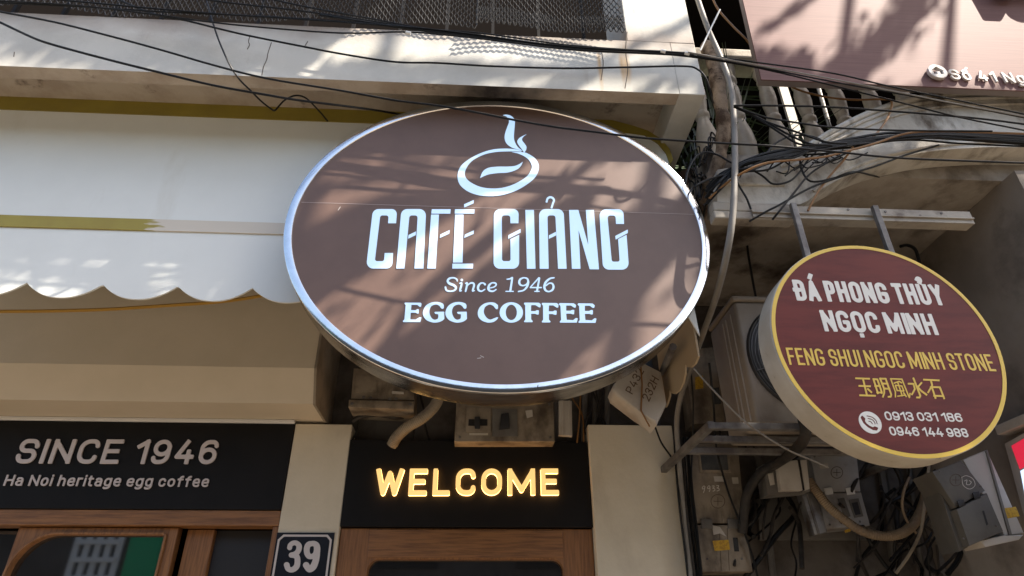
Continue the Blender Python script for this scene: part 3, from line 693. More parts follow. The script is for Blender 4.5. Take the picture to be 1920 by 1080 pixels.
bean = catmull([(890,628),(850,655),(790,678),(700,685),(600,685),(500,695),(440,720),(405,760),(382,820)], 5)+catmull([(420,800),(490,775),(600,760),(700,755),(780,735),(840,705),(875,665)], 5)
flat('cup_emblem', [px_poly(ring, 840, 205, 6.355), px_poly(bean, 840, 205, 6.355)], LY, LT, LITBLUE, ov)
flat('steam_emblem', [px_poly(st1, 840, 205, 6.355), px_poly(st2, 840, 205, 6.355)], LY, LT, LITBLUE, ov)
MB().box(.60, .64, OY+OD, 2.45, 3.6, 3.64).build('bracket', BRKT, ov)
MB().box(-.45, -.41, OY+OD, 2.45, 3.6, 3.64).build('bracket', BRKT, ov)
for bx_, by_, s_ in ((1150, 222, .028), (772, 204, .022)):
    q = at(bx_, by_, 2.26); MB().box(q.x-s_, q.x+s_, 2.225, 2.30, q.z-s_*.9, q.z+.30, .006).build('mounting_clamp', ACDARK, ov)

# ================================================================== the neighbour's front
NX0, NX1 = 1.0, 2.345
NZ = 3.53
nb = thing('neighbour_building', 'grimy neighbouring shop porch with a pale arch over its mouth', 'building', (1.7, WY, 0))
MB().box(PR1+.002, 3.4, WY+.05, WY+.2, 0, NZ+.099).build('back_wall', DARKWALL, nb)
MB().box(NX0, 3.4, 2.125, WY+.045, NZ, NZ+.10).build('porch_ceiling', PLAST, nb)
MB().box(NX1, NX1+.15, 2.05, WY+.045, 0, NZ-.002).build('side_wall', SIDEW, nb)
AYF = 2.0
top = catmull([(1345,318),(1440,303),(1500,276),(1560,240),(1620,210),(1680,188),(1740,175),(1800,169),(1950,165),(2200,160)], 6)
bot = catmull([(2200,272),(1950,276),(1850,276),(1760,282),(1700,292),(1640,308),(1590,328),(1545,352),(1515,376)], 6)+[(1500, 383), (1420, 383), (1345, 380)]
def xzc(p): return xz(p[0], p[1], AYF)
flat('arch', [list(map(xzc, top+bot))], AYF+.12, .12, PLASTL, nb)
for off, r in ((7, .014), (17, .009), (29, .006)):
    pl = [at(x, y+off, AYF-.002) for x, y in top[8:]]
    MB().tube(pl, r, 8).build('moulding', PLASTL, nb, True)
pl = [at(x, y-9, AYF-.001) for x, y in bot[:-5]]; MB().tube(pl, .008, 8).build('moulding', PLASTL, nb, True)
pl = [at(1347, 345, AYF-.002), at(1470, 347, AYF-.002)]; MB().tube(pl, .008, 8).build('moulding', PLASTL, nb, True)
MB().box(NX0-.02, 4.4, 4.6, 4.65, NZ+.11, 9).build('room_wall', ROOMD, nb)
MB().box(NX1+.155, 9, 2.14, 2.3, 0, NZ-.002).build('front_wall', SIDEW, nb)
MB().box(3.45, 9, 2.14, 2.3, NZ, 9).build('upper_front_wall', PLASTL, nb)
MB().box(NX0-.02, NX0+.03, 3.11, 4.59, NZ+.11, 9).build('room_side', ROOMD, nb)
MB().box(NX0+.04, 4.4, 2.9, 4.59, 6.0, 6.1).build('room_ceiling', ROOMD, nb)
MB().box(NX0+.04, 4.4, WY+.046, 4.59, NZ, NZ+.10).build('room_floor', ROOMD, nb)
# rail, old moulding, hangers
RY = 1.982; rz1 = at(1600, 390, RY).z; rz0 = at(1600, 412, RY).z
o = thing('steel_rail', 'pale angle rail bolted across the arch springing above the round sign', 'rail', (1.5, RY, rz0))
rx0, rx1 = at(1410, 395, RY).x, at(1824, 410, RY).x
mb = MB().box(rx0, rx1, RY, RY+.005, rz0, rz1); mb.box(rx0, rx1, RY+.0055, RY+.05, rz0, rz0+.005); mb.box(rx0, rx1, RY-.008, RY-.0005, rz0+.018, rz0+.024); mb.build('angle', RAILM, o)
for i, (a, b_) in enumerate(((1515, 398), (1590, 393), (1660, 397), (1620, 404), (1725, 405), (1765, 400))):
    p = at(a, b_, RY); MB().lathe([(.005, -.003), (.005, 0)], (p.x, p.y, p.z), 10, 'y').build('bolt', BRKT, o)
q = rect(1338, 378, 1486, 410, RY+.004)
o = MB().box(q[0], q[1], RY+.0062, RY+.06, q[2], (q[2]+q[3])/2-.004, .006).box(q[0]+.004, q[1], RY+.008, RY+.06, (q[2]+q[3])/2-.003, q[3], .006)
tag(recentre(o.build('ceiling_moulding', RAILM)), 'short chipped cream moulding at the left end of the angle rail', 'moulding')

# ------------------------------------------------------------------ round sign
CY = 1.95; CC = (1.4306, 2.6313); CR_ = .4065
rs = thing('round_sign', 'round maroon shop sign with yellow edge hung from two steel hangers', 'sign', (CC[0], CY, CC[1]))
def circ(r, n=120): return [(CC[0]+r*math.cos(2*math.pi*k/n), CC[1]+r*math.sin(2*math.pi*k/n)) for k in range(n)]
MB().lathe([(CR_-.004, .0), (CR_, .003), (CR_, .108), (CR_-.02, .11)], (CC[0], CY, CC[1]), 120, 'y').build('rim', RIMY, rs, True)
flat('face', [circ(CR_-.012)], CY-.0005, .001, MAROON, rs)
flat('edge_band', [circ(CR_-.003), circ(CR_-.0165)], CY-.0017, .001, YEL, rs)
TY = CY-.0017
def line(name, text, p0, p1, top, st, m, **k):
    lp = [l for ch, ls in lettering(text, p0, p1, top, CY, st, **k) for l in ls]
    return flat(name, lp, TY, .0008, m, rs)
r6 = lambda x, y: (1460+x/4.319, 510+y/4.319)
r8 = lambda x, y: (1590+x/7.385, 690+y/7.385)
line('lettering', 'ĐÁ PHONG THỦY', r6(146, 233), r6(1355, 273), r6(100, 64), .18, OFFW, gap=.15, space=.32)
line('lettering', 'NGỌC MINH', r6(372, 482), r6(1297, 513), r6(330, 310), .18, OFFW, gap=.15, space=.32)
line('lettering', 'FENG SHUI NGOC MINH STONE', r6(86, 752), r6(1762, 806), r6(52, 614), .12, YEL, gap=.18, space=.36)
line('lettering', '0913 031 186', r8(522, 726), r8(1592, 750), r8(487, 604), .17, OFFW, gap=.12, space=.34)
line('lettering', '0946 144 988', r8(588, 936), r8(1673, 963), r8(553, 812), .17, OFFW, gap=.12, space=.34)
# the five characters, drawn stroke by stroke
CJ = [
 [[(112,143),(290,150)],[(155,248),(303,254)],[(168,378),(372,385)],[(205,148),(262,380)],[(275,292),(322,335)]],
 [[(352,155),(412,350)],[(352,155),(405,158),(470,345)],[(375,248),(440,250)],[(402,338),(465,342)],[(443,148),(500,290),(500,350),(482,398)],[(443,148),(520,150),(598,370),(590,398),(560,400)],[(470,215),(545,218)],[(495,285),(570,288)]],
 [[(590,150),(655,330),(655,400)],[(590,150),(745,155),(830,370),(850,410),(858,355)],[(640,210),(705,185),(740,205)],[(655,240),(745,250),(772,320),(680,312),(655,240)],[(690,205),(750,385)],[(690,390),(790,375)],[(770,345),(805,395)]],
 [[(905,145),(1000,385),(990,410),(955,408)],[(838,218),(905,220),(925,290),(885,365)],[(1015,208),(965,265)],[(955,255),(1010,315),(1085,370)]],
 [[(1052,162),(1255,172)],[(1145,168),(1165,240),(1110,335)],[(1160,268),(1210,415)],[(1145,264),(1270,268),(1330,420)],[(1190,385),(1310,390)]],
]
for ch in CJ:
    st = [([(x, y, 11.5 if i != 2 else 8.5) for x, y in s], False) for i, s in ((CJ.index(ch), s) for s in ch)]
    lp = [[xz(*r8(x, y), TY) for x, y in l] for l in contours(st, 4)]
    flat('character', lp, TY, .0008, YEL, rs)
pc = at(*r8(302, 757), CY); prr = (at(*r8(462, 757), CY).x-at(*r8(143, 757), CY).x)/2*.955
hand = [xz(*r8(x, y), TY) for x, y in roundpath([(170,685),(195,655),(240,700),(235,735),(262,772),(300,800),(345,820),(370,806),(420,828),(402,868),(345,862),(270,820),(210,762)], True, 12)]
arcs = []
for s in ([(262,664),(330,682),(385,727),(402,772)], [(277,699),(330,714),(362,745),(375,774)], [(288,737),(315,747),(336,772)]):
    arcs += [[xz(*r8(x, y), TY) for x, y in l] for l in contours([([(x, y, 6.5) for x, y in catmull(s, 5)], False)], 3)]
flat('phone_icon', [[(pc.x+prr*math.cos(t/24*math.pi), pc.z+prr*math.sin(t/24*math.pi)) for t in range(48)], hand]+arcs, TY, .0008, OFFW, rs)
for a, b_ in ((1489, 1507), (1641, 1658)):
    p = at(a, 392, 1.962); z0 = at(b_, 472, 1.962).z
    MB().box(p.x-.0115, p.x+.0115, 1.9535, 1.973, z0-.05, rz1-.004, .002).build('hanger', BRKT, rs)
# hooks and drop wires from the ceiling
def cable(name, label, cat, pts, r, m=BLACKC, group=None, n=6, sm=5):
    P = [at(x, y, Y) for x, y, Y in pts]; P = [Vector(p) for p in catmull(P, sm)]
    return tag(recentre(MB().tube(P, r, n).build(name, m, None, True)), label, cat, group)
cable('hook', 'short black hook cable at the right shoulder of the round sign', 'cable', [(1688,462,2.5),(1702,460,2.5),(1716,468,2.48),(1724,492,2.45)], .008)
cable('drop_wire', 'dark drop wire falling from the ceiling behind the round sign onto the air conditioner', 'wire', [(1412,444,2.7),(1403,452,2.7),(1402,470,2.7),(1412,530,2.68),(1424,590,2.6),(1438,660,2.47)], .006)

# ------------------------------------------------------------------ balustrade behind the arch
BY = 2.32
bs = thing('balustrade', 'cream balustrade with vase shaped balusters behind the arch under the rose sign', 'balustrade', (1.3, BY, NZ+.1))
hzz = at(1380, 118, BY).z
MB().box(NX0+.005, 3.3, BY-.07, BY+.07, hzz-.04, hzz+.03, .012).build('handrail', PLASTL, bs)
MB().box(NX0+.005, 3.3, BY-.07, BY+.07, NZ+.101, NZ+.14, .008).build('plinth', PLASTL, bs)
bh = hzz-.04-(NZ+.14)
prof0 = [(.040,0),(.040,.06),(.030,.075),(.036,.10),(.050,.17),(.055,.27),(.048,.36),(.034,.44),(.028,.48),(.036,.495),(.036,.525),(.028,.54),(.033,.60),(.040,.68),(.038,.76),(.028,.82),(.036,.835),(.036,.87),(.030,.885),(.042,.93),(.042,1)]
mb = MB().lathe([(r, h*bh) for r, h in prof0], (0, 0, 0), 24); b0 = mb.build('baluster', BALU, None, True)
bx0 = at(1322, 243, BY).x; bsp = (at(1511, 205, BY).x-bx0)/3
for k in range(9):
    b_ = b0 if k == 0 else b0.copy()
    if k: COL.objects.link(b_)
    b_.parent = bs; b_.location = Vector((bx0+k*bsp, BY, NZ+.14))-bs.location
o = MB(); p0, p1 = at(1532, 156, 2.5), at(1556, 240, 2.5)
tag(recentre(o.tube([p0+(p0-p1)*1.5, p1], .011, 10).build('steel_tube', DULLST)), 'bright leaning steel tube between the balusters', 'tube')
p = rect(1468, 150, 1484, 235, 2.75); o = MB().box(p[0], p[1], 2.74, 2.76, NZ+.101, p[3]+.3)
tag(recentre(o.build('white_board', RAILM)), 'white upright board seen between second and third balusters', 'board')
def palm(x, y, z, n, L, lab, sd, hang=.5):
    rnd = random.Random(sd)
    t_ = thing('potted_palm', lab, 'plant', (x, y, z), 'palms behind the balustrade')
    MB().lathe([(.08, .001), (.11, .02), (.13, .22), (.115, .22)], (x, y, z), 18).build('pot', mat('brown glazed pot', (.10, .05, .03), .4), t_, True)
    mb = MB()
    for k in range(n):
        a = rnd.uniform(0, 6.28); l = L*rnd.uniform(.6, 1.1); el_ = rnd.uniform(.5, 1.2)
        d = Vector((math.cos(a), math.sin(a)*.55, 0)); S_ = [Vector((x, y, z+.2))+d*l*t*math.cos(el_*(1-.3*t))+Vector((0, 0, l*(math.sin(el_)*t-hang*t*t))) for t in (0, .2, .4, .6, .8, 1)]
        for i in range(1, 6):
            A = S_[i]; tg = (S_[i]-S_[i-1]).normalized(); sd_ = tg.cross(Vector((0, 0, 1)))
            if sd_.length < .1: continue
            sd_.normalize()
            for s_ in (-1, 1):
                for q in range(2):
                    B0 = S_[i-1].lerp(A, .5*q+.25); tipv = B0+sd_*s_*l*.32+tg*l*.22-Vector((0, 0, l*.08)); wv = tg*.011
                    mb.quad(B0-wv, B0+wv, tipv+wv*.2, tipv-wv*.2)
    mb.build('fronds', LEAF, t_)
palm(1.45, 2.75, NZ+.1, 16, .55, 'dark green potted palm behind the middle balusters', 11)
palm(1.85, 2.7, NZ+.1, 18, .5, 'dark green potted palm under the left end of the rose sign', 12)
palm(1.12, 2.6, NZ+.1, 16, .75, 'tall potted palm in the dark gap beside the balcony corner', 13, .25)

# ------------------------------------------------------------------ rose metal sign
KY = 1.90
ks = thing('rose_sign', 'large rose brushed metal shop sign with raised pale letters high on the right', 'sign', (1.9, KY, 3.87))
x0, z0 = 1.222, 3.862; x1, z1 = 3.6, 5.15
xtl = at(1395, 0, KY).x
flat('board', [[(1.214, z0), (x1, z0), (x1, z1), (1.262, z1)]], KY+.006, .006, PINK, ks)
flat('back_tray', [[(1.216, z0+.002), (x1, z0+.002), (x1, z1), (1.264, z1)]], KY+.038, .0315, mat('shadowy sign edge', (.22, .18, .165), .6), ks)
for ch, lp in lettering('Số 41 Ngu', (1782, 152.5), (1942, 162), (1782, 134), KY, .16, gap=.24, space=.42):
    flat('letter', lp, KY-.005, .009, RAISE, ks, .001)
ic = at(1753, 140.5, KY); ir = .042
hs = [(-.024,-.018),(-.024,.004),(-.032,.004),(0,.03),(.032,.004),(.024,.004),(.024,-.018),(.008,-.018),(.008,.0),(-.008,.0),(-.008,-.018)]
c_ = lambda r: [(ic.x+r*math.cos(t/20*math.pi), ic.z+r*math.sin(t/20*math.pi)) for t in range(40)]
flat('house_icon', [c_(ir), [(ic.x+a*.95, ic.z+b_*.95) for a, b_ in hs]], KY-.006, .016, RAISE, ks, .001)
for (l, r, tp, bt, ch) in ((1861, 1905, -75, 7, 'D'), (1912, 1960, -75, 10, 'U')):
    for c2, lp in lettering(ch, (l, bt), (r, bt+2), (l, tp), KY, .26): flat('letter', lp, KY-.03, .03, RAISE, ks, .003)

# ------------------------------------------------------------------ trunk and conduit
P = [(1326,88,2.2),(1334,105,2.12),(1345,150,2.08),(1352,200,2.06),(1357,235,2.06),(1352,285,2.08),(1336,335,2.14),(1318,380,2.24),(1300,430,2.36)]
P = [Vector(p) for p in catmull([at(*q[:2], q[2]) for q in P], 6)]
rr = [.036+.006*math.sin(i*.9)*math.sin(i*.37)-.010*(i/len(P)) + (.012 if i > len(P)*.72 else 0) for i in range(len(P))]
tt = thing('tree_trunk', 'mottled brown leaning trunk squeezed between balcony end and balusters', 'tree trunk', P[0])
MB().tube(P, rr, 14).build('trunk', BARK, tt, True)
cable('conduit', 'thick grey plastic conduit bending down past the oval sign', 'conduit', [(1290,-60,1.96),(1312,10,1.96),(1330,60,1.96),(1350,105,1.96),(1368,155,1.96),(1375,200,1.94),(1378,300,1.93),(1374,400,1.93),(1362,480,2.0),(1343,555,2.2),(1322,615,2.42),(1304,665,2.6),(1288,710,2.75),(1276,745,2.88),(1269,790,3.0),(1272,850,3.06),(1282,960,3.1),(1296,1100,3.1)], .0128, GREYC, n=10)

# ------------------------------------------------------------------ air conditioner and its bracket
AX, AZ0, AZ1, AF, AB = 1.168, 2.512, 3.118, 2.5, 2.83
ac = thing('air_conditioner', 'dirty cream air conditioner condenser half hidden behind the round sign', 'air conditioner', (AX+.4, AF, AZ0))
MB().box(AX, AX+.8, AF, AB, AZ0, AZ1-.03, .018, 3).build('housing', ACP, ac, True)
MB().box(AX-.006, AX+.806, AF-.006, AB, AZ1-.029, AZ1, .012, 3).build('lid', ACP, ac, True)
for k in (.05, .11, .15):
    MB().box(AX-.004, AX+.002, AF+k, AF+k+.006, AZ0+.03, AZ1-.07).build('side_rib', METERW, ac)
fx = at(1413, 690, AF).x+.245; fz = 2.82
MB().lathe([(.245, -.006), (.255, -.012), (.262, -.002), (.262, .0)], (fx, AF, fz), 48, 'y', cap=False).build('fan_ring', ACDARK, ac, True)
MB().lathe([(.0, -.001), (.245, -.001)], (fx, AF, fz), 48, 'y', cap=False).build('fan_opening', SLOT, ac)
g_ = MB()
for k in range(15):
    r = .035+k*.0148
    g_.tube([(fx+r*math.cos(t/24*math.pi), AF-.010, fz+r*math.sin(t/24*math.pi)) for t in range(49)], .0022, 5, False)
for k in range(6):
    a = k/6*math.pi*2+.3; g_.tube([(fx+.03*math.cos(a), AF-.012, fz+.03*math.sin(a)), (fx+.25*math.cos(a), AF-.012, fz+.25*math.sin(a))], .003, 5)
g_.build('fan_grille', WIRE, ac)
MB().box(AX+.36, AX+.44, AF-.001, AF+.0, AZ0+.03, AZ0+.036).build('badge', METERW, ac)
bk = thing('steel_bracket', 'grimy steel bracket frame of square bars under the air conditioner', 'bracket', (1.4, 2.6, 2.47))
for k, y in enumerate((2.45, 2.63, 2.81)):
    MB().box(.965, 2.0, y, y+.028, 2.475, 2.503, .003).build('bar', BRKT, bk)
MB().box(.935, .964, 2.44, WY+.049, 2.472, 2.503, .003).build('arm', BRKT, bk)
MB().box(2.001, 2.03, 2.44, WY+.049, 2.472, 2.503, .003).build('arm', BRKT, bk)

# ------------------------------------------------------------------ meter boxes
def screws(parent, pts, Y, r=.006):
    for a, b_ in pts:
        p = at(a, b_, Y); MB().lathe([(r, -.003), (r*.8, -.004), (r, 0)], (p.x, Y, p.z), 10, 'y').build('screw', BRKT, parent)
def pxbox(name, l, t_, r, b_, Y, d, m, parent, bev=.006):
    q = rect(l, t_, r, b_, Y); return MB().box(q[0], q[1], Y, Y+d, q[2], q[3], bev).build(name, m, parent, True)
def pxprism(name, pts, Y, d, m, parent, bev=.005):
    return MB().prism([xz(x, y, Y) for x, y in pts], Y, Y+d, bev).build(name, m, parent, True)
def ring_mark(parent, cx, cy, r, Y):
    lp = contours([([(cx+r*math.cos(t/16*math.pi*2), cy+r*math.sin(t/16*math.pi*2), .55) for t in range(17)], True), ([(cx-r*.6, cy, .5), (cx+r*.6, cy, .5)], True), ([(cx, cy-r*.6, .5), (cx, cy+r*.6, .5)], True)], .5)
    flat('cross_mark', [[xz(x, y, Y) for x, y in l] for l in lp], Y, .0008, PENCIL, parent)
def hand_text(name, strokes, Y, m, parent, r=.8, X0=0, Y0=0, S=1):
    st = [([(X0+x/S, Y0+y/S, r) for x, y in catmull(s, 4)], True) for s in strokes]
    flat(name, [[xz(x, y, Y) for x, y in l] for l in contours(st, .6)], Y, .0008, m, parent)

# tall yellowed box with chalk number
a_ = thing('meter_box', 'tall yellowed electric meter box chalked 9933 beside the right cream pier', 'meter box', at(1345, 950, 3.12))
YA = 3.12
pxprism('cover', [(1290, 832), (1384, 832), (1397, 981), (1306, 981)], YA, .15, METER, a_)
pxprism('lower_cover', [(1306, 984), (1397, 984), (1412, 1072), (1318, 1072)], YA-.004, .15, METER, a_)
w_ = pxprism('window', [(1307, 838), (1367, 838), (1372, 886), (1313, 886)], YA-.006, .006, METER, a_, .002)
pxprism('glass', [(1312, 842), (1362, 842), (1366, 881), (1317, 881)], YA-.008, .002, GLASSD, w_, 0)
ring_mark(a_, 1346, 940, 13, YA-.0002)
c9 = [[(8,14),(14,4),(22,6),(20,16),(10,20),(8,14)],[(21,10),(20,24),(14,40)],[(36,12),(42,3),(50,6),(47,16),(38,18),(36,12)],[(49,8),(50,22),(46,34)],[(62,4),(72,3),(70,12),(64,15),(74,18),(76,27),(66,32)],[(86,2),(96,2),(94,11),(88,14),(98,18),(99,27),(88,31)]]
hand_text('chalk_number', c9, YA-.0002, CHALK, a_, .7, 1314, 910, 2.9)
for l, r in ((1314, 1335), (1364, 1385)):
    pxprism('hinge', [(l, 973), (r, 973), (r+2, 991), (l+2, 991)], YA-.010, .006, METERD, a_, .001)
pxprism('sticker', [(1336, 1014), (1366, 1012), (1369, 1031), (1340, 1033)], YA-.0052, .001, STICK, a_, 0)
pxprism('slot', [(1374, 1008), (1383, 1008), (1386, 1034), (1377, 1034)], YA-.0052, .001, SLOT, a_, 0)
for x in (1349, 1364): pxprism('seam', [(x-1, 990), (x, 990), (x+4, 1070), (x+3, 1070)], YA-.0048, .0006, PENCIL, a_, 0)
pxprism('torn_label', [(1335, 985), (1350, 988), (1362, 1006), (1350, 1000), (1338, 1003)], YA-.0052, .0008, METERW, a_, 0)
screws(a_, ((1326, 1048), (1391, 1048), (1384, 850)), YA-.004, .005)
pxprism('paper_label', [(1338, 893), (1358, 893), (1360, 903), (1340, 903)], YA-.0006, .0006, METERW, a_, 0)
pxprism('paper_label', [(1372, 895), (1384, 895), (1385, 907), (1374, 907)], YA-.0006, .0006, RIMY, a_, 0)
pxprism('rib', [(1352, 950), (1355, 950), (1358, 980), (1355, 980)], YA-.003, .003, METER, a_, 0)
pxprism('rib', [(1362, 890), (1365, 890), (1374, 980), (1371, 980)], YA-.003, .003, METER, a_, 0)
# small junction box
j_ = thing('junction_box', 'small cream junction box with black strap under the bracket frame', 'junction box', at(1480, 890, 2.95))
pxprism('body', [(1432, 870), (1516, 860), (1519, 921), (1440, 928)], 2.99, .10, METERD, j_)
pxprism('lid', [(1457, 865), (1497, 862), (1506, 919), (1464, 920)], 2.955, .034, METERW, j_)
pxprism('lid', [(1500, 862), (1513, 861), (1519, 916), (1509, 919)], 2.955, .034, METERW, j_)
pxprism('strap', [(1496, 862), (1500, 862), (1509, 919), (1506, 919)], 2.952, .04, BLACKW, j_, .001)
pxprism('port', [(1440, 888), (1450, 886), (1453, 908), (1445, 910)], 2.985, .006, METERW, j_, .001)
# grey panel box
g_ = thing('meter_box', 'grey two door meter box behind the wires below the round sign', 'meter box', at(1570, 920, 3.15))
pxprism('cover', [(1518, 846), (1606, 846), (1614, 921), (1533, 923)], 3.14, .15, METERG, g_)
pxprism('lower_cover', [(1534, 925), (1615, 923), (1632, 985), (1548, 992)], 3.138, .15, METERG, g_)
ring_mark(g_, 1569, 886, 11, 3.1398)
for l in (1545, 1586):
    pxprism('hinge', [(l, 915), (l+15, 913), (l+18, 926), (l+3, 928)], 3.132, .006, WHITEP, g_, .001)
w_ = pxprism('window', [(1592, 937), (1610, 934), (1619, 968), (1603, 971)], 3.132, .006, METERD, g_, .001)
pxprism('glass', [(1597, 943), (1608, 941), (1614, 964), (1604, 966)], 3.130, .002, SLOT, w_, 0)
pxprism('vent', [(1571, 935), (1583, 933), (1595, 968), (1584, 971)], 3.134, .004, METERD, g_, .001)
pxprism('sticker', [(1583, 994), (1597, 990), (1594, 997), (1585, 999)], 3.1365, .001, STICK, g_, 0)
o = thing('cable_duct', 'dark upright metal duct left of the grey meter box', 'duct', at(1520, 960, 3.1))
pxprism('channel', [(1503, 925), (1530, 922), (1552, 998), (1528, 1003)], 3.08, .06, GALV, o)
pxprism('channel_lip', [(1512, 925), (1516, 925), (1538, 1001), (1534, 1002)], 3.074, .006, BRKT, o, .001)
pxprism('paper_label', [(1536, 870), (1552, 869), (1554, 878), (1538, 879)], 3.1394, .0006, METERW, g_, 0)
screws(g_, ((1527, 856), (1600, 854), (1612, 978), (1556, 984)), 3.137, .005)
# tilted dark box at the right
d_ = thing('meter_box', 'tilted dark grey meter box at far right beside the white trunking', 'meter box', at(1810, 940, 3.0))
YD = 2.55
pxprism('cover', [(1748, 884), (1803, 863), (1848, 920), (1793, 952)], YD, .14, DARKBOX, d_)
pxprism('lower_cover', [(1794, 955), (1851, 924), (1882, 996), (1818, 1024)], YD-.01, .15, DARKBOX, d_)
pxprism('side_cover', [(1757, 905), (1790, 953), (1816, 1026), (1800, 1034)], YD+.03, .12, DARKBOX, d_)
for x, y in ((1795, 945), (1824, 930)): pxprism('hinge', [(x, y-6), (x+12, y-9), (x+16, y+2), (x+4, y+6)], YD-.014, .006, SLOT, d_, .001)
pxprism('slot', [(1842, 958), (1845, 957), (1853, 983), (1850, 985)], YD-.0112, .0012, SLOT, d_, 0)
ring_mark(d_, 1792, 900, 11, YD-.0002)
hand_text('chalk_circle', [[(1803, 895), (1812, 892), (1824, 898), (1828, 910), (1818, 917), (1806, 910), (1803, 895)], [(1808, 902), (1813, 900), (1812, 908), (1817, 909)], [(1817, 901), (1821, 904), (1818, 909)]], YD-.0002, CHALK, d_, .45)
du = thing('trunking', 'pale plastic trunking leaning at far right with a yellow sticker', 'trunking', at(1870, 930, 3.0))
pxprism('channel', [(1806, 862), (1851, 843), (1921, 1000), (1884, 1004)], YD+.02, .11, METERW, du)
pxprism('cover_lip', [(1849, 845), (1852, 843), (1898, 1002), (1893, 1003)], YD+.012, .008, METERD, du, .001)
pxprism('sticker', [(1882, 953), (1905, 950), (1912, 968), (1889, 972)], YD+.0185, .001, STICK, du, 0)
pxprism('foot', [(1836, 1012), (1884, 1004), (1921, 1002), (1912, 1012), (1848, 1026)], YD+.01, .12, METERW, du)
screws(d_, ((1762, 884), (1838, 912), (1806, 1010), (1868, 986)), YD-.011, .004)
# poster on the side wall
po = thing('poster_board', 'cropped poster board with red and pale blue print at the right edge', 'poster', (NX1-.04, 2.8, 2.4))
def side_quad(name, pts, X, th, m, parent):
    P = [at(x, y, X=X) for x, y in pts]
    MB().extrude_x([(p.y, p.z) for p in P], X, X+th).build(name, m, parent)
side_quad('frame', [(1884, 832), (1960, 790), (1990, 930), (1922, 975)], NX1-.045, .04, METERW, po)
side_quad('red_print', [(1896, 836), (1958, 800), (1968, 850), (1912, 880)], NX1-.047, .0015, REDP, po)
side_quad('blue_print', [(1913, 883), (1969, 852), (1985, 925), (1928, 962)], NX1-.047, .0015, BLUEP, po)
sl = thing('wall_ledge', 'pale ledge on the side wall above the cropped poster', 'ledge', at(1880, 805, X=NX1-.06))
P = [at(1868, 812, X=NX1-.07), at(1960, 770, X=NX1-.07)]
MB().box(NX1-.07, NX1-.001, min(p.y for p in P), max(p.y for p in P), P[0].z-.01, P[0].z+.03, .004).build('ledge', METERW, sl)

# boxes over the WELCOME sign
m_ = thing('meter_box', 'beige cast meter box partly hidden under the lower left of the oval sign', 'meter box', at(715, 735, 3.1))
YM = 3.08
pxprism('cover', [(663, 690), (777, 692), (777, 750), (658, 748)], YM, .2, METER, m_)
pxprism('lower_flange', [(654, 749), (777, 752), (775, 768), (653, 763)], YM-.015, .2, METER, m_)
pxprism('raised_panel', [(668, 703), (706, 704), (707, 736), (667, 735)], YM-.006, .006, METER, m_, .002)
pxprism('handle', [(735, 733), (757, 734), (757, 738), (735, 737)], YM-.012, .012, METERW, m_, .001)
screws(m_, ((660, 757), (769, 758), (682, 745), (695, 746), (731, 748), (743, 748)), YM-.016, .008)
c_ = thing('breaker_box', 'stained beige breaker box with two black switches above the WELCOME panel', 'breaker box', at(950, 790, 3.1))
pxprism('case', [(856, 748), (1038, 750), (1040, 828), (852, 828)], YM+.02, .2, METER, c_)
q = pxprism('switch_plate', [(875, 764), (920, 764), (920, 810), (873, 810)], YM+.012, .008, METER, c_, .002)
pxprism('slot', [(879, 786), (914, 786), (914, 798), (878, 798)], YM+.009, .003, SLOT, q, 0)
pxprism('switch', [(890, 781), (900, 781), (900, 803), (890, 803)], YM-.002, .011, ACDARK, q, .001)
q = pxprism('switch_plate', [(923, 766), (970, 767), (971, 818), (923, 818)], YM+.012, .008, METERD, c_, .004)
pxprism('switch', [(940, 776), (954, 774), (956, 803), (936, 805)], YM-.002, .013, ACDARK, q, .003)
screws(c_, ((862, 756), (862, 820), (1030, 758), (1032, 820)), YM+.019, .006)
pxprism('printed_strip', [(880, 812), (915, 812), (915, 816), (880, 816)], YM+.0192, .0006, RIMY, c_, 0)
pxprism('torn_label', [(985, 770), (998, 768), (999, 781), (988, 784)], YM+.0192, .0006, METERW, c_, 0)
k_ = thing('aluminium_channel', 'short upright aluminium channel standing right of the breaker box', 'channel', at(1060, 785, 3.1))
pxprism('channel', [(1048, 750), (1072, 752), (1073, 817), (1048, 815)], YM+.02, .03, METERW, k_, .001)
for x in (1054, 1066): pxprism('rib', [(x, 751), (x+3, 751), (x+3, 816), (x, 816)], YM+.014, .006, METERW, k_, .001)
h_ = thing('hanging_box', 'tilted pale plastic box marked P432 232H hanging under the oval sign', 'box', at(1205, 735, 2.7))
YH = 2.62
pxprism('case', [(1149, 727), (1152, 719), (1169, 701), (1184, 684), (1200, 676), (1241, 697), (1251, 757), (1232, 797), (1202, 773), (1154, 739)], YH, .13, METERW, h_, .012)
def ftext(text, p0, p1, top, Y, st, m, parent, name='marking'):
    a, b_, c = at(*p0, Y), at(*p1, Y), at(*top, Y)
    e1 = Vector((b_.x-a.x, b_.z-a.z)); e2 = Vector((c.x-a.x, c.z-a.z)); W, H = e1.length, e2.length; adv = 0; sw = st*H; L_ = []
    for ch in text: L_.append((ch, adv)); adv += Z_[ch][0]+st+.22
    adv -= .22; k = W/(adv*H); lp = []
    for ch, x in L_:
        wd = Z_[ch][0]+st; S_ = []
        for s in Z_[ch][1]:
            P_ = roundpath([(x*H*k+sw/2+p[0]*(wd*H*k-sw), sw/2+p[1]*(H-sw), (p[2]*abs(wd*H*k-sw) if len(p) > 2 else 0)) for p in s])
            S_.append(([(u, v, sw/2) for u, v in P_], True))
        for l in contours(S_, sw/4):
            lp.append([(a.x+e1.x/W*u+e2.x/H*v, a.z+e1.y/W*u+e2.y/H*v) for u, v in l])
    flat(name, lp, Y-.0002, .0008, m, parent)
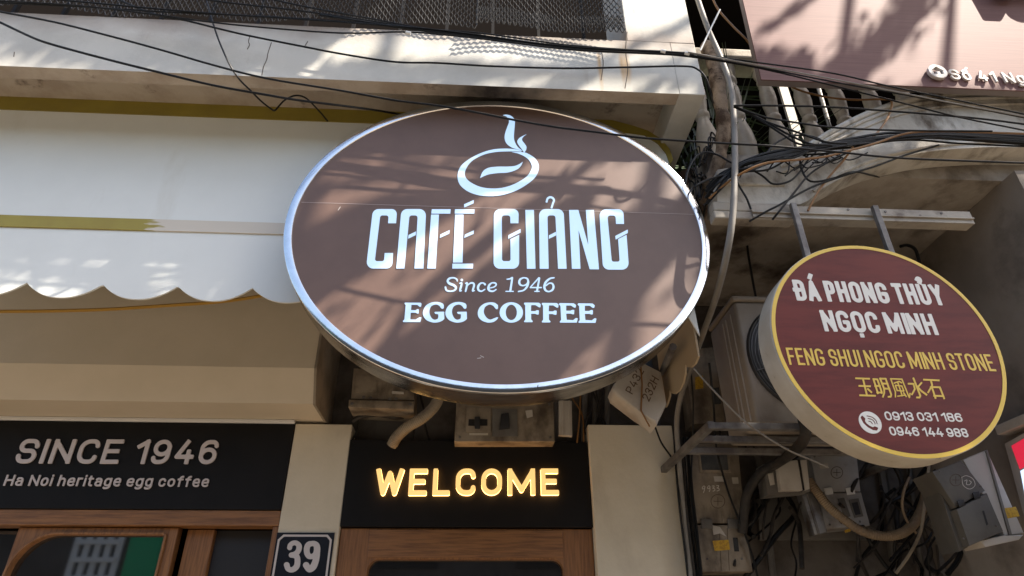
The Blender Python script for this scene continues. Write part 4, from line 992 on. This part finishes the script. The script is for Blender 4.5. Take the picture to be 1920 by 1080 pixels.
G('2', .58, [(0,.78),(0,1,.5),(1,1,.5),(1,.6,.4),(0,0)], [(0,0),(1,0)])
PEN2 = mat('brown marker', (.13, .085, .055), .8)
ftext('P432', (1186, 740), (1208, 696), (1172, 732), YH, .12, PEN2, h_)
ftext('232H', (1217, 754), (1236, 712), (1203, 745), YH, .12, PEN2, h_)
MB().tube([at(1201, 678, YH-.006), at(1204, 720, YH-.006), at(1202, 770, YH-.006), at(1218, 800, YH+.02)], .0035, 6).build('tie_wire', BROWNC, h_)

# hoses
def hose(name, label, pts, r, m, rib=.0011, step=.007):
    P = [Vector(p) for p in catmull([at(x, y, Y) for x, y, Y in pts], 70)]
    out, acc = [P[0]], 0
    for a, b_ in zip(P, P[1:]):
        acc += (b_-a).length
        if acc > step/4: out.append(b_); acc = 0
    rr = [r+rib*math.cos(i*math.pi/2) for i in range(len(out))]
    return tag(recentre(MB().tube(out, rr, 14).build(name, m, None, True)), label, 'hose')
HOSE = mat('grimy cream corrugated hose', (.27, .225, .165), .55, col2=(.30, .25, .18), scale=6, dirt=(.12, .09, .06), dscale=7)
HOSEB = mat('dirty brown corrugated hose', (.26, .19, .115), .6, col2=(.17, .12, .075), scale=6)
hose('corrugated_hose', 'cream corrugated hose curling up behind the meter box under the oval sign', [(735,835,3.2),(745,818,3.17),(765,800,3.14),(790,785,3.12),(812,765,3.12),(822,745,3.13),(824,715,3.15)], .028, HOSE)
hose('corrugated_hose', 'brown corrugated hose sagging across the grey meter box under the round sign', [(1516,900,3.06),(1530,920,3.05),(1552,948,3.04),(1580,972,3.03),(1615,995,3.02),(1655,1005,3.01),(1690,1000,3.01),(1715,980,3.02),(1732,945,3.05),(1740,900,3.1)], .021, HOSEB)
hose('black_hose', 'smooth dark hose looping left of the cream corrugated hose', [(662,790,3.22),(680,780,3.2),(710,777,3.2),(745,782,3.2),(770,775,3.22)], .014, BLACKW, 0)
cable('insulated_pipe', 'thick black insulated pipe dropping from the air conditioner to the boxes', 'pipe', [(1490,715,2.44),(1502,770,2.43),(1510,815,2.44),(1490,845,2.7),(1455,870,2.92),(1425,888,3.0),(1400,930,3.05),(1392,1000,3.1)], .022, BLACKW, n=10)

# ------------------------------------------------------------------ cables across the front
def run(label, pts, Y, r=.004, m=BLACKC, name='cable', cat='cable', group=None):
    """pts (px, py[, Y])"""
    return cable(name, label, cat, [(p[0], p[1], p[2] if len(p) > 2 else Y) for p in pts], r, m, group)
run('thin black cable sagging from the left edge across the top of the oval sign', [(-40,13),(0,22),(100,41),(200,66),(300,93),(400,122),(500,147),(640,170),(740,188),(820,198),(900,212),(970,226),(1040,238),(1120,248),(1200,258),(1280,264),(1380,270),(1450,274),(1580,286),(1700,297),(1960,307)], 1.78, .0042)
run('lowest black cable at left, dipping behind the oval sign', [(-40,26,1.8),(0,42,1.8),(60,70,1.8),(100,84,1.8),(200,111,1.8),(300,136,1.8),(400,160,1.82),(500,178,1.86),(560,188,1.9),(640,198,1.96),(700,206,2.05),(760,216,2.2)], 1.8, .0048)
run('thin black cable sagging along the white balcony edge to its right corner', [(200,-10),(287,26),(347,38),(407,53),(467,67),(567,87),(640,101),(740,116),(820,118),(920,124),(1060,128),(1180,126),(1280,124),(1308,130),(1324,148),(1332,175,1.9),(1338,195,2.1)], 1.84, .0042)
run('bent black wire with a kinked end hanging over the balcony edge', [(380,-20,1.86),(392,15,1.86),(397,35,1.86),(410,75,1.86),(430,120,1.86),(450,150,1.9),(470,170,1.96),(490,190,2.02),(508,204,2.08),(515,207,2.1),(522,200,2.1),(535,187,2.08),(555,179,2.06),(575,185,2.08),(600,210,2.16),(614,227,2.22)], 1.86, .004)
B = 'black cables bundled along the balcony edge'
strands = [
 ('uppermost strand of the black cable bundle under the netting', [(-40,-14),(180,6),(380,24),(560,36),(700,46),(800,54),(900,66),(1000,80),(1100,90),(1200,95),(1290,100),(1420,117),(1560,137),(1660,160),(1780,185),(1960,222)]),
 ('strand of the bundle crossing the rose sign bottom edge', [(-40,4),(140,12),(300,22),(480,30),(640,40),(780,52),(880,66),(980,82),(1090,95),(1200,98),(1290,103),(1425,126),(1560,153),(1720,182),(1960,228)]),
 ('strand of the bundle passing lowest over the rose sign', [(260,-20),(420,4),(560,20),(700,40),(820,60),(920,72),(1010,86),(1110,96),(1200,100),(1290,106),(1425,128),(1600,170),(1700,195),(1800,220),(1960,252)]),
 ('strand of the bundle dropping from the netting middle', [(430,-20),(560,10),(700,36),(800,54),(880,60),(960,70),(1060,84),(1160,92),(1240,96),(1300,100)]),
 ('strand of the bundle rising from the left edge below netting', [(-40,0),(140,10),(287,27),(400,42),(500,52),(640,62),(760,60),(860,68),(960,80),(1060,92),(1180,98),(1300,103)]),
 ('thick short strand ending at the balcony corner', [(600,28),(700,44),(800,58),(900,70),(1000,84),(1100,93),(1200,97),(1296,102)]),
]
for i, (lab, p) in enumerate(strands): run(lab, p, 1.81+.006*(i % 4), .0055 if i == 5 else .0036, group=B)
run('white lit pale cable crossing beneath the rose sign', [(1290,98),(1420,122),(1560,148),(1680,172),(1800,196),(1960,226)], 1.79, .0032, GREYC)
run('horizontal black cable leaving the knot beside the trunk', [(1376,198),(1440,198),(1540,200),(1640,206),(1780,217),(1860,225),(1960,238)], 1.86, .0045)
run('black cable drooping from the knot toward the arch crown', [(1376,199),(1410,212),(1440,221),(1500,231),(1560,239),(1640,243),(1720,245),(1860,246)], 1.87, .0042)
K = 'black cables fanning from the knot beside the trunk'
for lab, e in (('steepest black cable fanning down from the knot by the trunk', (1498, 270)), ('middle black cable fanning down from the knot by the trunk', (1520, 270)), ('shallowest black cable fanning down from the knot by the trunk', (1548, 266))):
    run(lab, [(1376,200),(1400,211),(1436,232 if e[0] < 1510 else 228),((1436+e[0])/2,252 if e[0] < 1530 else 247),e,(e[0]+40, e[1]+3)], 1.88, .0045, group=K)
H = 'thick black cables in the heavy bundle below the arch'
heavy = [(1325,360,2.0),(1345,338,1.97),(1370,320,1.95),(1400,306,1.93),(1440,295,1.92),(1490,284,1.92),(1540,275,1.92),(1600,266,1.92),(1660,258,1.92),(1720,254,1.92),(1800,254,1.92),(1960,264,1.92)]
for lab, dy, r, k in (('thickest black cable of the heavy bundle below the arch', 0, .0115, 0), ('upper black cable riding on the heavy bundle', -6, .0065, 1), ('lower black cable of the heavy bundle near the orange one', 7, .006, 2), ('thin black cable wrapped loosely under the heavy bundle', 11, .0045, 3)):
    run(lab, [(x, y+dy*(1+.4*math.sin(i*1.7+k)), Y+.006*k) for i, (x, y, Y) in enumerate(heavy)], 1.92, r, group=H)
for k in range(7):
    rh = random.Random(50+k); run('thin strand straggling along the heavy black bundle', [(x+rh.uniform(-6,6), y+rh.uniform(-4,26)*max(0.25, 1-i/9), Y-.008*rh.random()) for i, (x, y, Y) in enumerate(heavy)], 1.92, rh.choice((.003,.0038,.0045)), group='thin strands straggling along the heavy bundle')
run('orange brown cable running along the heavy black bundle', [(1330,372,1.98),(1360,345,1.95),(1400,320,1.9),(1440,305,1.89),(1500,299,1.89),(1550,293,1.89),(1600,280,1.89),(1640,269,1.89),(1700,250,1.89),(1760,246,1.89),(1840,248,1.89),(1960,252,1.89)], 1.9, .0046, BROWNC)
run('orange brown cable hanging from behind the rose sign', [(1330,-20,2.0),(1345,15,2.0),(1375,50,2.0),(1400,75,2.0),(1425,110,2.05),(1480,160,2.05),(1540,180,2.05),(1600,187,2.03),(1650,186,1.98),(1672,190,1.97),(1665,220,1.96),(1648,245,1.94),(1636,258,1.93)], 1.98, .005, BROWNC)
run('orange brown cable looping under the heavy bundle across the arch', [(1600,275,1.9),(1582,300,1.94),(1560,325,1.96),(1540,350,1.96),(1525,375,1.96),(1515,395,1.97)], 1.95, .0045, BROWNC)
run('white stick leaning across the dark gap at the balcony corner', [(1350,18),(1332,55),(1313,95)], 1.93, .004, WHITEP, 'white_stick', 'stick')
run('yellow cable strung behind the awning valance', [(-40,585),(0,584),(100,583),(200,580),(280,575),(340,571),(400,567),(450,561),(500,553),(560,545)], 2.62, .0075, YELC)
L2 = 'loose black wires looping below the heavy bundle'
for lab, p in (
 ('loose black wire looping from heavy bundle back up to the arch soffit', [(1500,300),(1503,318),(1520,340),(1560,335),(1600,322),(1640,330,2.1),(1700,342,2.3),(1780,352,2.4),(1880,350,2.5)]),
 ('black wire rising straight across the arch to the pale soffit', [(1405,415,1.975),(1440,395,1.955),(1460,385),(1520,352),(1580,330),(1640,312),(1700,290),(1760,272)]),
 ('black wire slanting from the rail up over the arch', [(1448,412,1.97),(1462,395,1.95),(1490,360),(1520,325),(1560,300),(1590,286)]),
 ('drooping black wire with a slack belly left of the arch', [(1400,312),(1430,330),(1450,345),(1480,340),(1500,322),(1515,300),(1530,285)]),
 ('thin black wire hanging beside the grey conduit', [(1372,318),(1380,338),(1390,355),(1400,372),(1408,392,1.96)]),
 ('black wire arching over the bundle near the trunk', [(1430,300),(1450,272),(1480,256),(1510,254),(1535,260),(1545,270)]),
 ('black wire curling at the trunk foot beside the oval rim', [(1285,345),(1290,320),(1302,297),(1320,286),(1345,290),(1372,305),(1400,308)]),
 ('black wire sweeping from the trunk down past the oval rim', [(1368,325),(1340,350),(1325,380,2.1),(1318,410,2.3)]),
 ('black wire crossing left of the bundle to the trunk', [(1285,372,2.2),(1300,352),(1320,340),(1350,330),(1390,322),(1440,318),(1480,296),(1500,284)])):
    run(lab, [(q[0], q[1], q[2] if len(q) > 2 else 1.95) for q in p], 1.95, .0042, group=L2)
rt = random.Random(77)
for k in range(16):
    x, y = rt.uniform(1283, 1330), rt.uniform(285, 350); q = []
    for i in range(5):
        q.append((x, y, rt.uniform(2.07, 2.2))); x += rt.uniform(0, 13); y += rt.uniform(-34, 34)
    run('thin black wire snarled round the trunk foot beside the oval rim', q, 2, rt.choice((.0028, .0034, .004)), group='wires snarled round the trunk foot')
for k in range(10):
    x0_ = 1370+k*17; q = [(x0_+i*rt.uniform(16, 30), 318-9*i+rt.uniform(-14, 16), rt.uniform(1.93, 1.975)) for i in range(5)]
    run('thin black wire straying under the heavy bundle over the pale beam', q, 2, rt.choice((.0024, .003)), group='wires straying under the heavy bundle')
for lab, x, y in (('scrap of white tape on the cable bundle over the oval sign', 765, 62), ('scrap of white tape on the cable bundle where it leaves the balcony corner', 1288, 100), ('scrap of white tape on the cable bundle right of the netting corner', 1243, 96)):
    c0 = at(x-4, y-1, 1.80); c1 = at(x+5, y+1, 1.80); tag(recentre(MB().tube([c0, c1], .0075, 8).build('tape_wrap', WHITEP)), lab, 'tape')
# wires about the boxes
for lab, p, r, m in (
 ('orange brown wire rising in front of the dark recess right of the channel', [(1082,830,3.15),(1086,790,3.14),(1088,750,3.14),(1089,700,3.14)], .004, BROWNC),
 ('thin dull wire behind the orange wire in the dark recess', [(1094,830,3.2),(1092,780,3.2),(1075,750,3.2),(1060,725,3.2)], .004, BROWNC),
 ('black wire slanting from the hanging box across the right cream pier', [(1200,772,2.7),(1212,800,2.9),(1225,795,2.95),(1240,830,3.06),(1262,862,3.1),(1275,890,3.12)], .005, BLACKC),
 ('pale thin wire running slantwise before the condenser bracket', [(1300,690,2.4),(1322,715,2.4),(1350,745,2.4),(1390,785,2.4),(1430,815,2.41),(1480,845,2.42),(1515,860,2.5),(1552,876,2.6)], .0038, GREYC),
 ('black wire crossing the chalked meter box from top to bottom', [(1330,680,2.5),(1338,760,2.6),(1342,830,2.9),(1350,870,3.06),(1368,930,3.07),(1390,985,3.08),(1410,1040,3.09),(1425,1100,3.1)], .005, BLACKC),
 ('black drop wire left of the chalked meter box', [(1296,700,2.8),(1300,760,2.9),(1298,840,3.06),(1297,900,3.07),(1308,1000,3.08),(1318,1100,3.08)], .004, BLACKC),
 ('pale upright cable before the dark tangle under the round sign', [(1742,870,2.93),(1738,910,2.94),(1732,960,2.94),(1725,1000,2.95),(1705,1040,2.96),(1680,1075,2.98)], .007, HOSE),
 ('brownish cable bending left of the pale upright cable', [(1705,895,2.98),(1695,920,2.97),(1692,950,2.98),(1700,975,3.0),(1718,1000,3.02)], .006, HOSEB)):
    run(lab, p, 3, r, m)
v_ = 'vertical black cables beside the right cream pier'
for k in range(7):
    x = 1270+k*4.2; run('black cable in the upright run between right pier and chalked meter box', [(x-6,820,3.10+.012*(k % 3)),(x-2+2*(k % 2),880,3.09+.012*(k % 3)),(x+4,950,3.09+.012*(k % 3)),(x+14+(k % 3),1030,3.09+.012*(k % 3)),(x+22,1100,3.1)], 3.1, .006, BLACKW if k % 2 else BLACKC, group=v_)
for k, (x, rr_) in enumerate(((1420, .018), (1650, .022), (1700, .014), (1740, .02))):
    run('dull upright pipe on the dark wall behind the tangle under the round sign', [(x, 850, 3.31), (x+14, 950, 3.31), (x+30, 1090, 3.31)], 3.31, rr_, METERD, 'wall_pipe', 'pipe', 'upright pipes behind the tangle')
for k, x in enumerate((1098, 1118, 1140)):
    run('dark upright pipe in the recess right of the aluminium channel', [(x, 690, 3.27), (x-2, 760, 3.27), (x-4, 835, 3.27)], 3.27, .016, METERD, 'wall_pipe', 'pipe', 'upright pipes in the recess over the WELCOME panel')
rnd = random.Random(21)
T_ = 'black cables tangled under the round sign'
for k in range(34):
    x = rnd.uniform(1400, 1850); y = rnd.uniform(850, 960); n_ = rnd.randint(4, 6); dx = rnd.uniform(-30, 30); p = []
    for i in range(n_):
        p.append((x, y, 3.17+rnd.uniform(-.07, .06))); x += dx+rnd.uniform(-30, 30); y += rnd.uniform(15, 60)
    run('black cable in the dark tangle below the round sign', p, 3.1, rnd.choice((.005, .007, .009, .012)), rnd.choice((BLACKC, BLACKW)), group=T_)
T3 = 'slack wires in the recess over the WELCOME panel'
for k in range(7):
    x = rnd.uniform(1085, 1140) if k < 4 else rnd.uniform(665, 850); p = [(x+rnd.uniform(-12, 12), y, 3.24) for y in (690, 730, 770, 800, 835)]
    run('dark slack wire in the recess over the WELCOME panel', p, 3.2, .006, BLACKW, group=T3)
for k in range(5):
    x = 1350+k*16; run('black wire hanging in the dark gap above the chalked meter box', [(x-10,640,3.2),(x-14,720,3.2),(x-8+rnd.uniform(-8,8),790,3.2),(x,840,3.22)], 3.2, .005, BLACKW, group='wires in the gap left of the condenser')
bb = thing('meter_box', 'cream meter box with a yellow tag left of the condenser, mostly behind cables', 'meter box', at(1320, 720, 3.15))
pxprism('cover', [(1284, 655), (1345, 650), (1360, 790), (1300, 795)], 3.16, .14, METER, bb)
pxprism('sticker', [(1303, 707), (1318, 704), (1319, 728), (1304, 730)], 3.1575, .0015, STICK, bb, 0)
pxprism('window', [(1336, 728), (1348, 726), (1352, 757), (1340, 758)], 3.157, .003, GLASSD, bb, 0)
lb = thing('wall_panel', 'stained grey panel at the foot of the dark recess under the grey meter box', 'panel', at(1490, 970, 3.3))
pxprism('panel', [(1420, 935), (1520, 930), (1660, 1000), (1660, 1012), (1425, 1012)], 3.28, .03, METERD, lb)
cr = thing('wall_panel', 'cracked cream plaster panel in the bottom right corner', 'panel', at(1880, 1040, 3.2))
pxprism('panel', [(1870, 1022), (1960, 1010), (1980, 1090), (1895, 1095)], 3.15, .1, METERW, cr)

# ================================================================== across the street (mirrored in chrome and glass)
ob = thing('opposite_building', 'pale shop house across the street behind the viewer', 'building', (0, -9, 0))
MB().box(-14, 10, -9.4, -8.6, 0, 5.3).build('wall', OPPW, ob)
def mirrored(px, py, G=3.28, Yw=-8.57):
    q = at(px, py, G); s = (G-Yw)/G; return q.x+q.x*s, q.z+(q.z-EYE.z)*s
gx0, gz0 = mirrored(128, 1085); gx1, gz1 = mirrored(238, 985)
w_ = MB().box(gx0, gx1, -8.6, -8.57, gz0, gz1).build('window', SLOT, ob)
f_ = MB()
for q in range(5): x = gx0+(gx1-gx0)*q/4; f_.box(x-.06, x+.06, -8.565, -8.5, gz0, gz1)
for q in range(4): z = gz0+(gz1-gz0)*q/3; f_.box(gx0, gx1, -8.5, -8.46, z-.05, z+.05)
f_.build('grille', WHITEP, w_)
hx0_, _ = mirrored(246, 1020); hx1_, _ = mirrored(306, 1020)
MB().box(hx0_, hx1_, -8.6, -8.5, gz0, gz1+.2).build('green_panel', GREENP, ob)
for k in range(4):
    x = -2+k*3.0; MB().box(x, x+1.3, -8.6, -8.57, 3.3, 4.6).build('window', SLOT, ob)

# ================================================================== the street tree that shades the front
tr = thing('street_tree', 'leafy street tree on the pavement behind the viewer, its boughs shading the front', 'tree', (6.5, -2.6, -.12))
TB = Vector((6.5, -2.6, -.12)); TTOP = Vector((6.2, -2.4, 5.2))
MB().tube([TB, TB+Vector((.05,.02,1.5)), TB+Vector((-.1,.1,3.4)), TTOP], [.24,.19,.17,.15], 14).build('trunk', BARK, tr, True)
rl = random.Random(5)
crown = MB()
def leaf_at(c, s):
    n = Vector((rl.gauss(0, 1), rl.gauss(0, 1), rl.gauss(0, 1))).normalized()
    a = n.orthogonal().normalized(); a.rotate(Matrix.Rotation(rl.uniform(0, 6.28), 3, n)); b = n.cross(a)
    crown.quad(c-a*s, c+b*s*.45-a*s*.1, c+a*s, c-b*s*.45-a*s*.1)
def up(p, t): return p-SUN_TO*t
def bough(pts, Y, wid, dens, t=5.6, rad=.02, size=.055):
    """a bough standing sunward of the front, so its shadow falls where the photo shows one; wid = spread in metres"""
    P = [up(at(x, y, Y), t+.25*math.sin(i*2.1+x)) for i, (x, y) in enumerate(pts)]
    C = [Vector(p) for p in catmull(P, 8)]
    MB().tube([TTOP]+[C[0].lerp(TTOP, .5)+Vector((0, 0, .5))]+C, [.09, .06]+[max(.006, rad*(1-.6*i/len(C))) for i in range(len(C))], 8).build('branch', BARK, tr, True)
    L = sum((b-a).length for a, b in zip(C, C[1:]))
    for k in range(int(L*wid*2*dens)):
        i = rl.randrange(len(C)-1); c = C[i].lerp(C[i+1], rl.random())
        c = c+Vector((rl.gauss(0, 1), rl.gauss(0, 1)*1.5, rl.gauss(0, 1)))*wid*.42-SUN_TO*rl.uniform(-.5, .5)
        leaf_at(c, size*rl.uniform(.7, 1.4))
def mass(poly, Y, n, t=5.8, size=.075):
    xs = [p[0] for p in poly]; ys = [p[1] for p in poly]; k = 0
    while k < n:
        x, y = rl.uniform(min(xs), max(xs)), rl.uniform(min(ys), max(ys)); ins = False
        for (x0, y0), (x1, y1) in zip(poly, poly[1:]+poly[:1]):
            if (y0 > y) != (y1 > y) and x < (x1-x0)*(y-y0)/(y1-y0)+x0: ins = not ins
        if not ins: continue
        k += 1; leaf_at(up(at(x, y, Y), t+rl.uniform(-.7, .7)), size*rl.uniform(.6, 1.4))
def inside(x, y, poly):
    c = False
    for (x0, y0), (x1, y1) in zip(poly, poly[1:]+poly[:1]):
        if (y0 > y) != (y1 > y) and x < (x1-x0)*(y-y0)/(y1-y0)+x0: c = not c
    return c
GAPS = [[(560,312),(760,274),(930,262),(950,282),(882,298),(710,322),(560,350)],
        [(520,372),(710,332),(870,306),(930,330),(860,362),(720,368),(640,402),(515,440)],
        [(1200,250),(1050,250),(1005,278),(975,315),(872,382),(790,440),(708,494),(634,540),(540,600),(545,690),(690,690),(755,585),(815,520),(892,453),(955,403),(1045,338),(1125,286)],
        [(1165,270),(1015,382),(900,478),(790,570),(745,620),(770,622),(920,490),(1040,390),(1180,285)],
        [(1120,312),(1243,275),(1320,352),(1230,392),(1105,412)],
        [(1345,420),(1350,560),(1290,640),(1190,700),(1080,740),(1020,735),(1110,642),(1188,568),(1265,486)]]
def canopy(poly, gaps, Y, n, t, size):
    """foliage over a patch, with openings the sun comes through"""
    xs = [p[0] for p in poly]; ys = [p[1] for p in poly]; k = 0
    while k < n:
        x, y = rl.uniform(min(xs), max(xs)), rl.uniform(min(ys), max(ys))
        if not inside(x, y, poly): continue
        k += 1
        if any(inside(x, y, g) for g in gaps) and rl.random() > .02: continue
        leaf_at(up(at(x, y, Y), t+rl.uniform(-.9, .9)), size*rl.uniform(.6, 1.4))
canopy([(500,240),(1420,240),(1420,760),(500,760)], GAPS, 2.05, 17000, 4.2, .026)
bough([(1030,332),(960,345),(860,352),(760,358),(640,385)], 2.05, .006, 60, rad=.012, t=4.3, size=.02)
canopy([(230,150),(570,160),(570,270),(230,270)], [[(225,160),(345,160),(470,190),(545,235),(360,262),(225,250)]], 1.93, 1500, 3.4, .03)
bough([(1790,-60),(1680,50),(1560,160),(1500,220)], 1.9, .10, 2600, t=4.6, size=.03)
bough([(1600,-60),(1500,10),(1410,70)], 1.9, .03, 1500, t=4.6, size=.03)
bough([(1340,20),(1250,60),(1160,100),(1100,125)], 1.93, .02, 1500, t=4.6, size=.03)
bough([(760,-40),(640,40),(560,110),(500,170)], 1.93, .07, 2200, t=4.6, size=.03)
bough([(1340,135),(1200,140),(1050,138),(900,152),(760,158)], 1.93, .014, 500, rad=.02)
mass([(-500,-260),(600,-260),(640,-20),(560,100),(430,140),(200,120),(60,90),(-500,70)], 1.93, 2600)
mass([(1360,275),(2500,282),(2500,900),(1345,900),(1345,560)], 2.0, 3000)
crown.build('crown', LEAFT, tr)
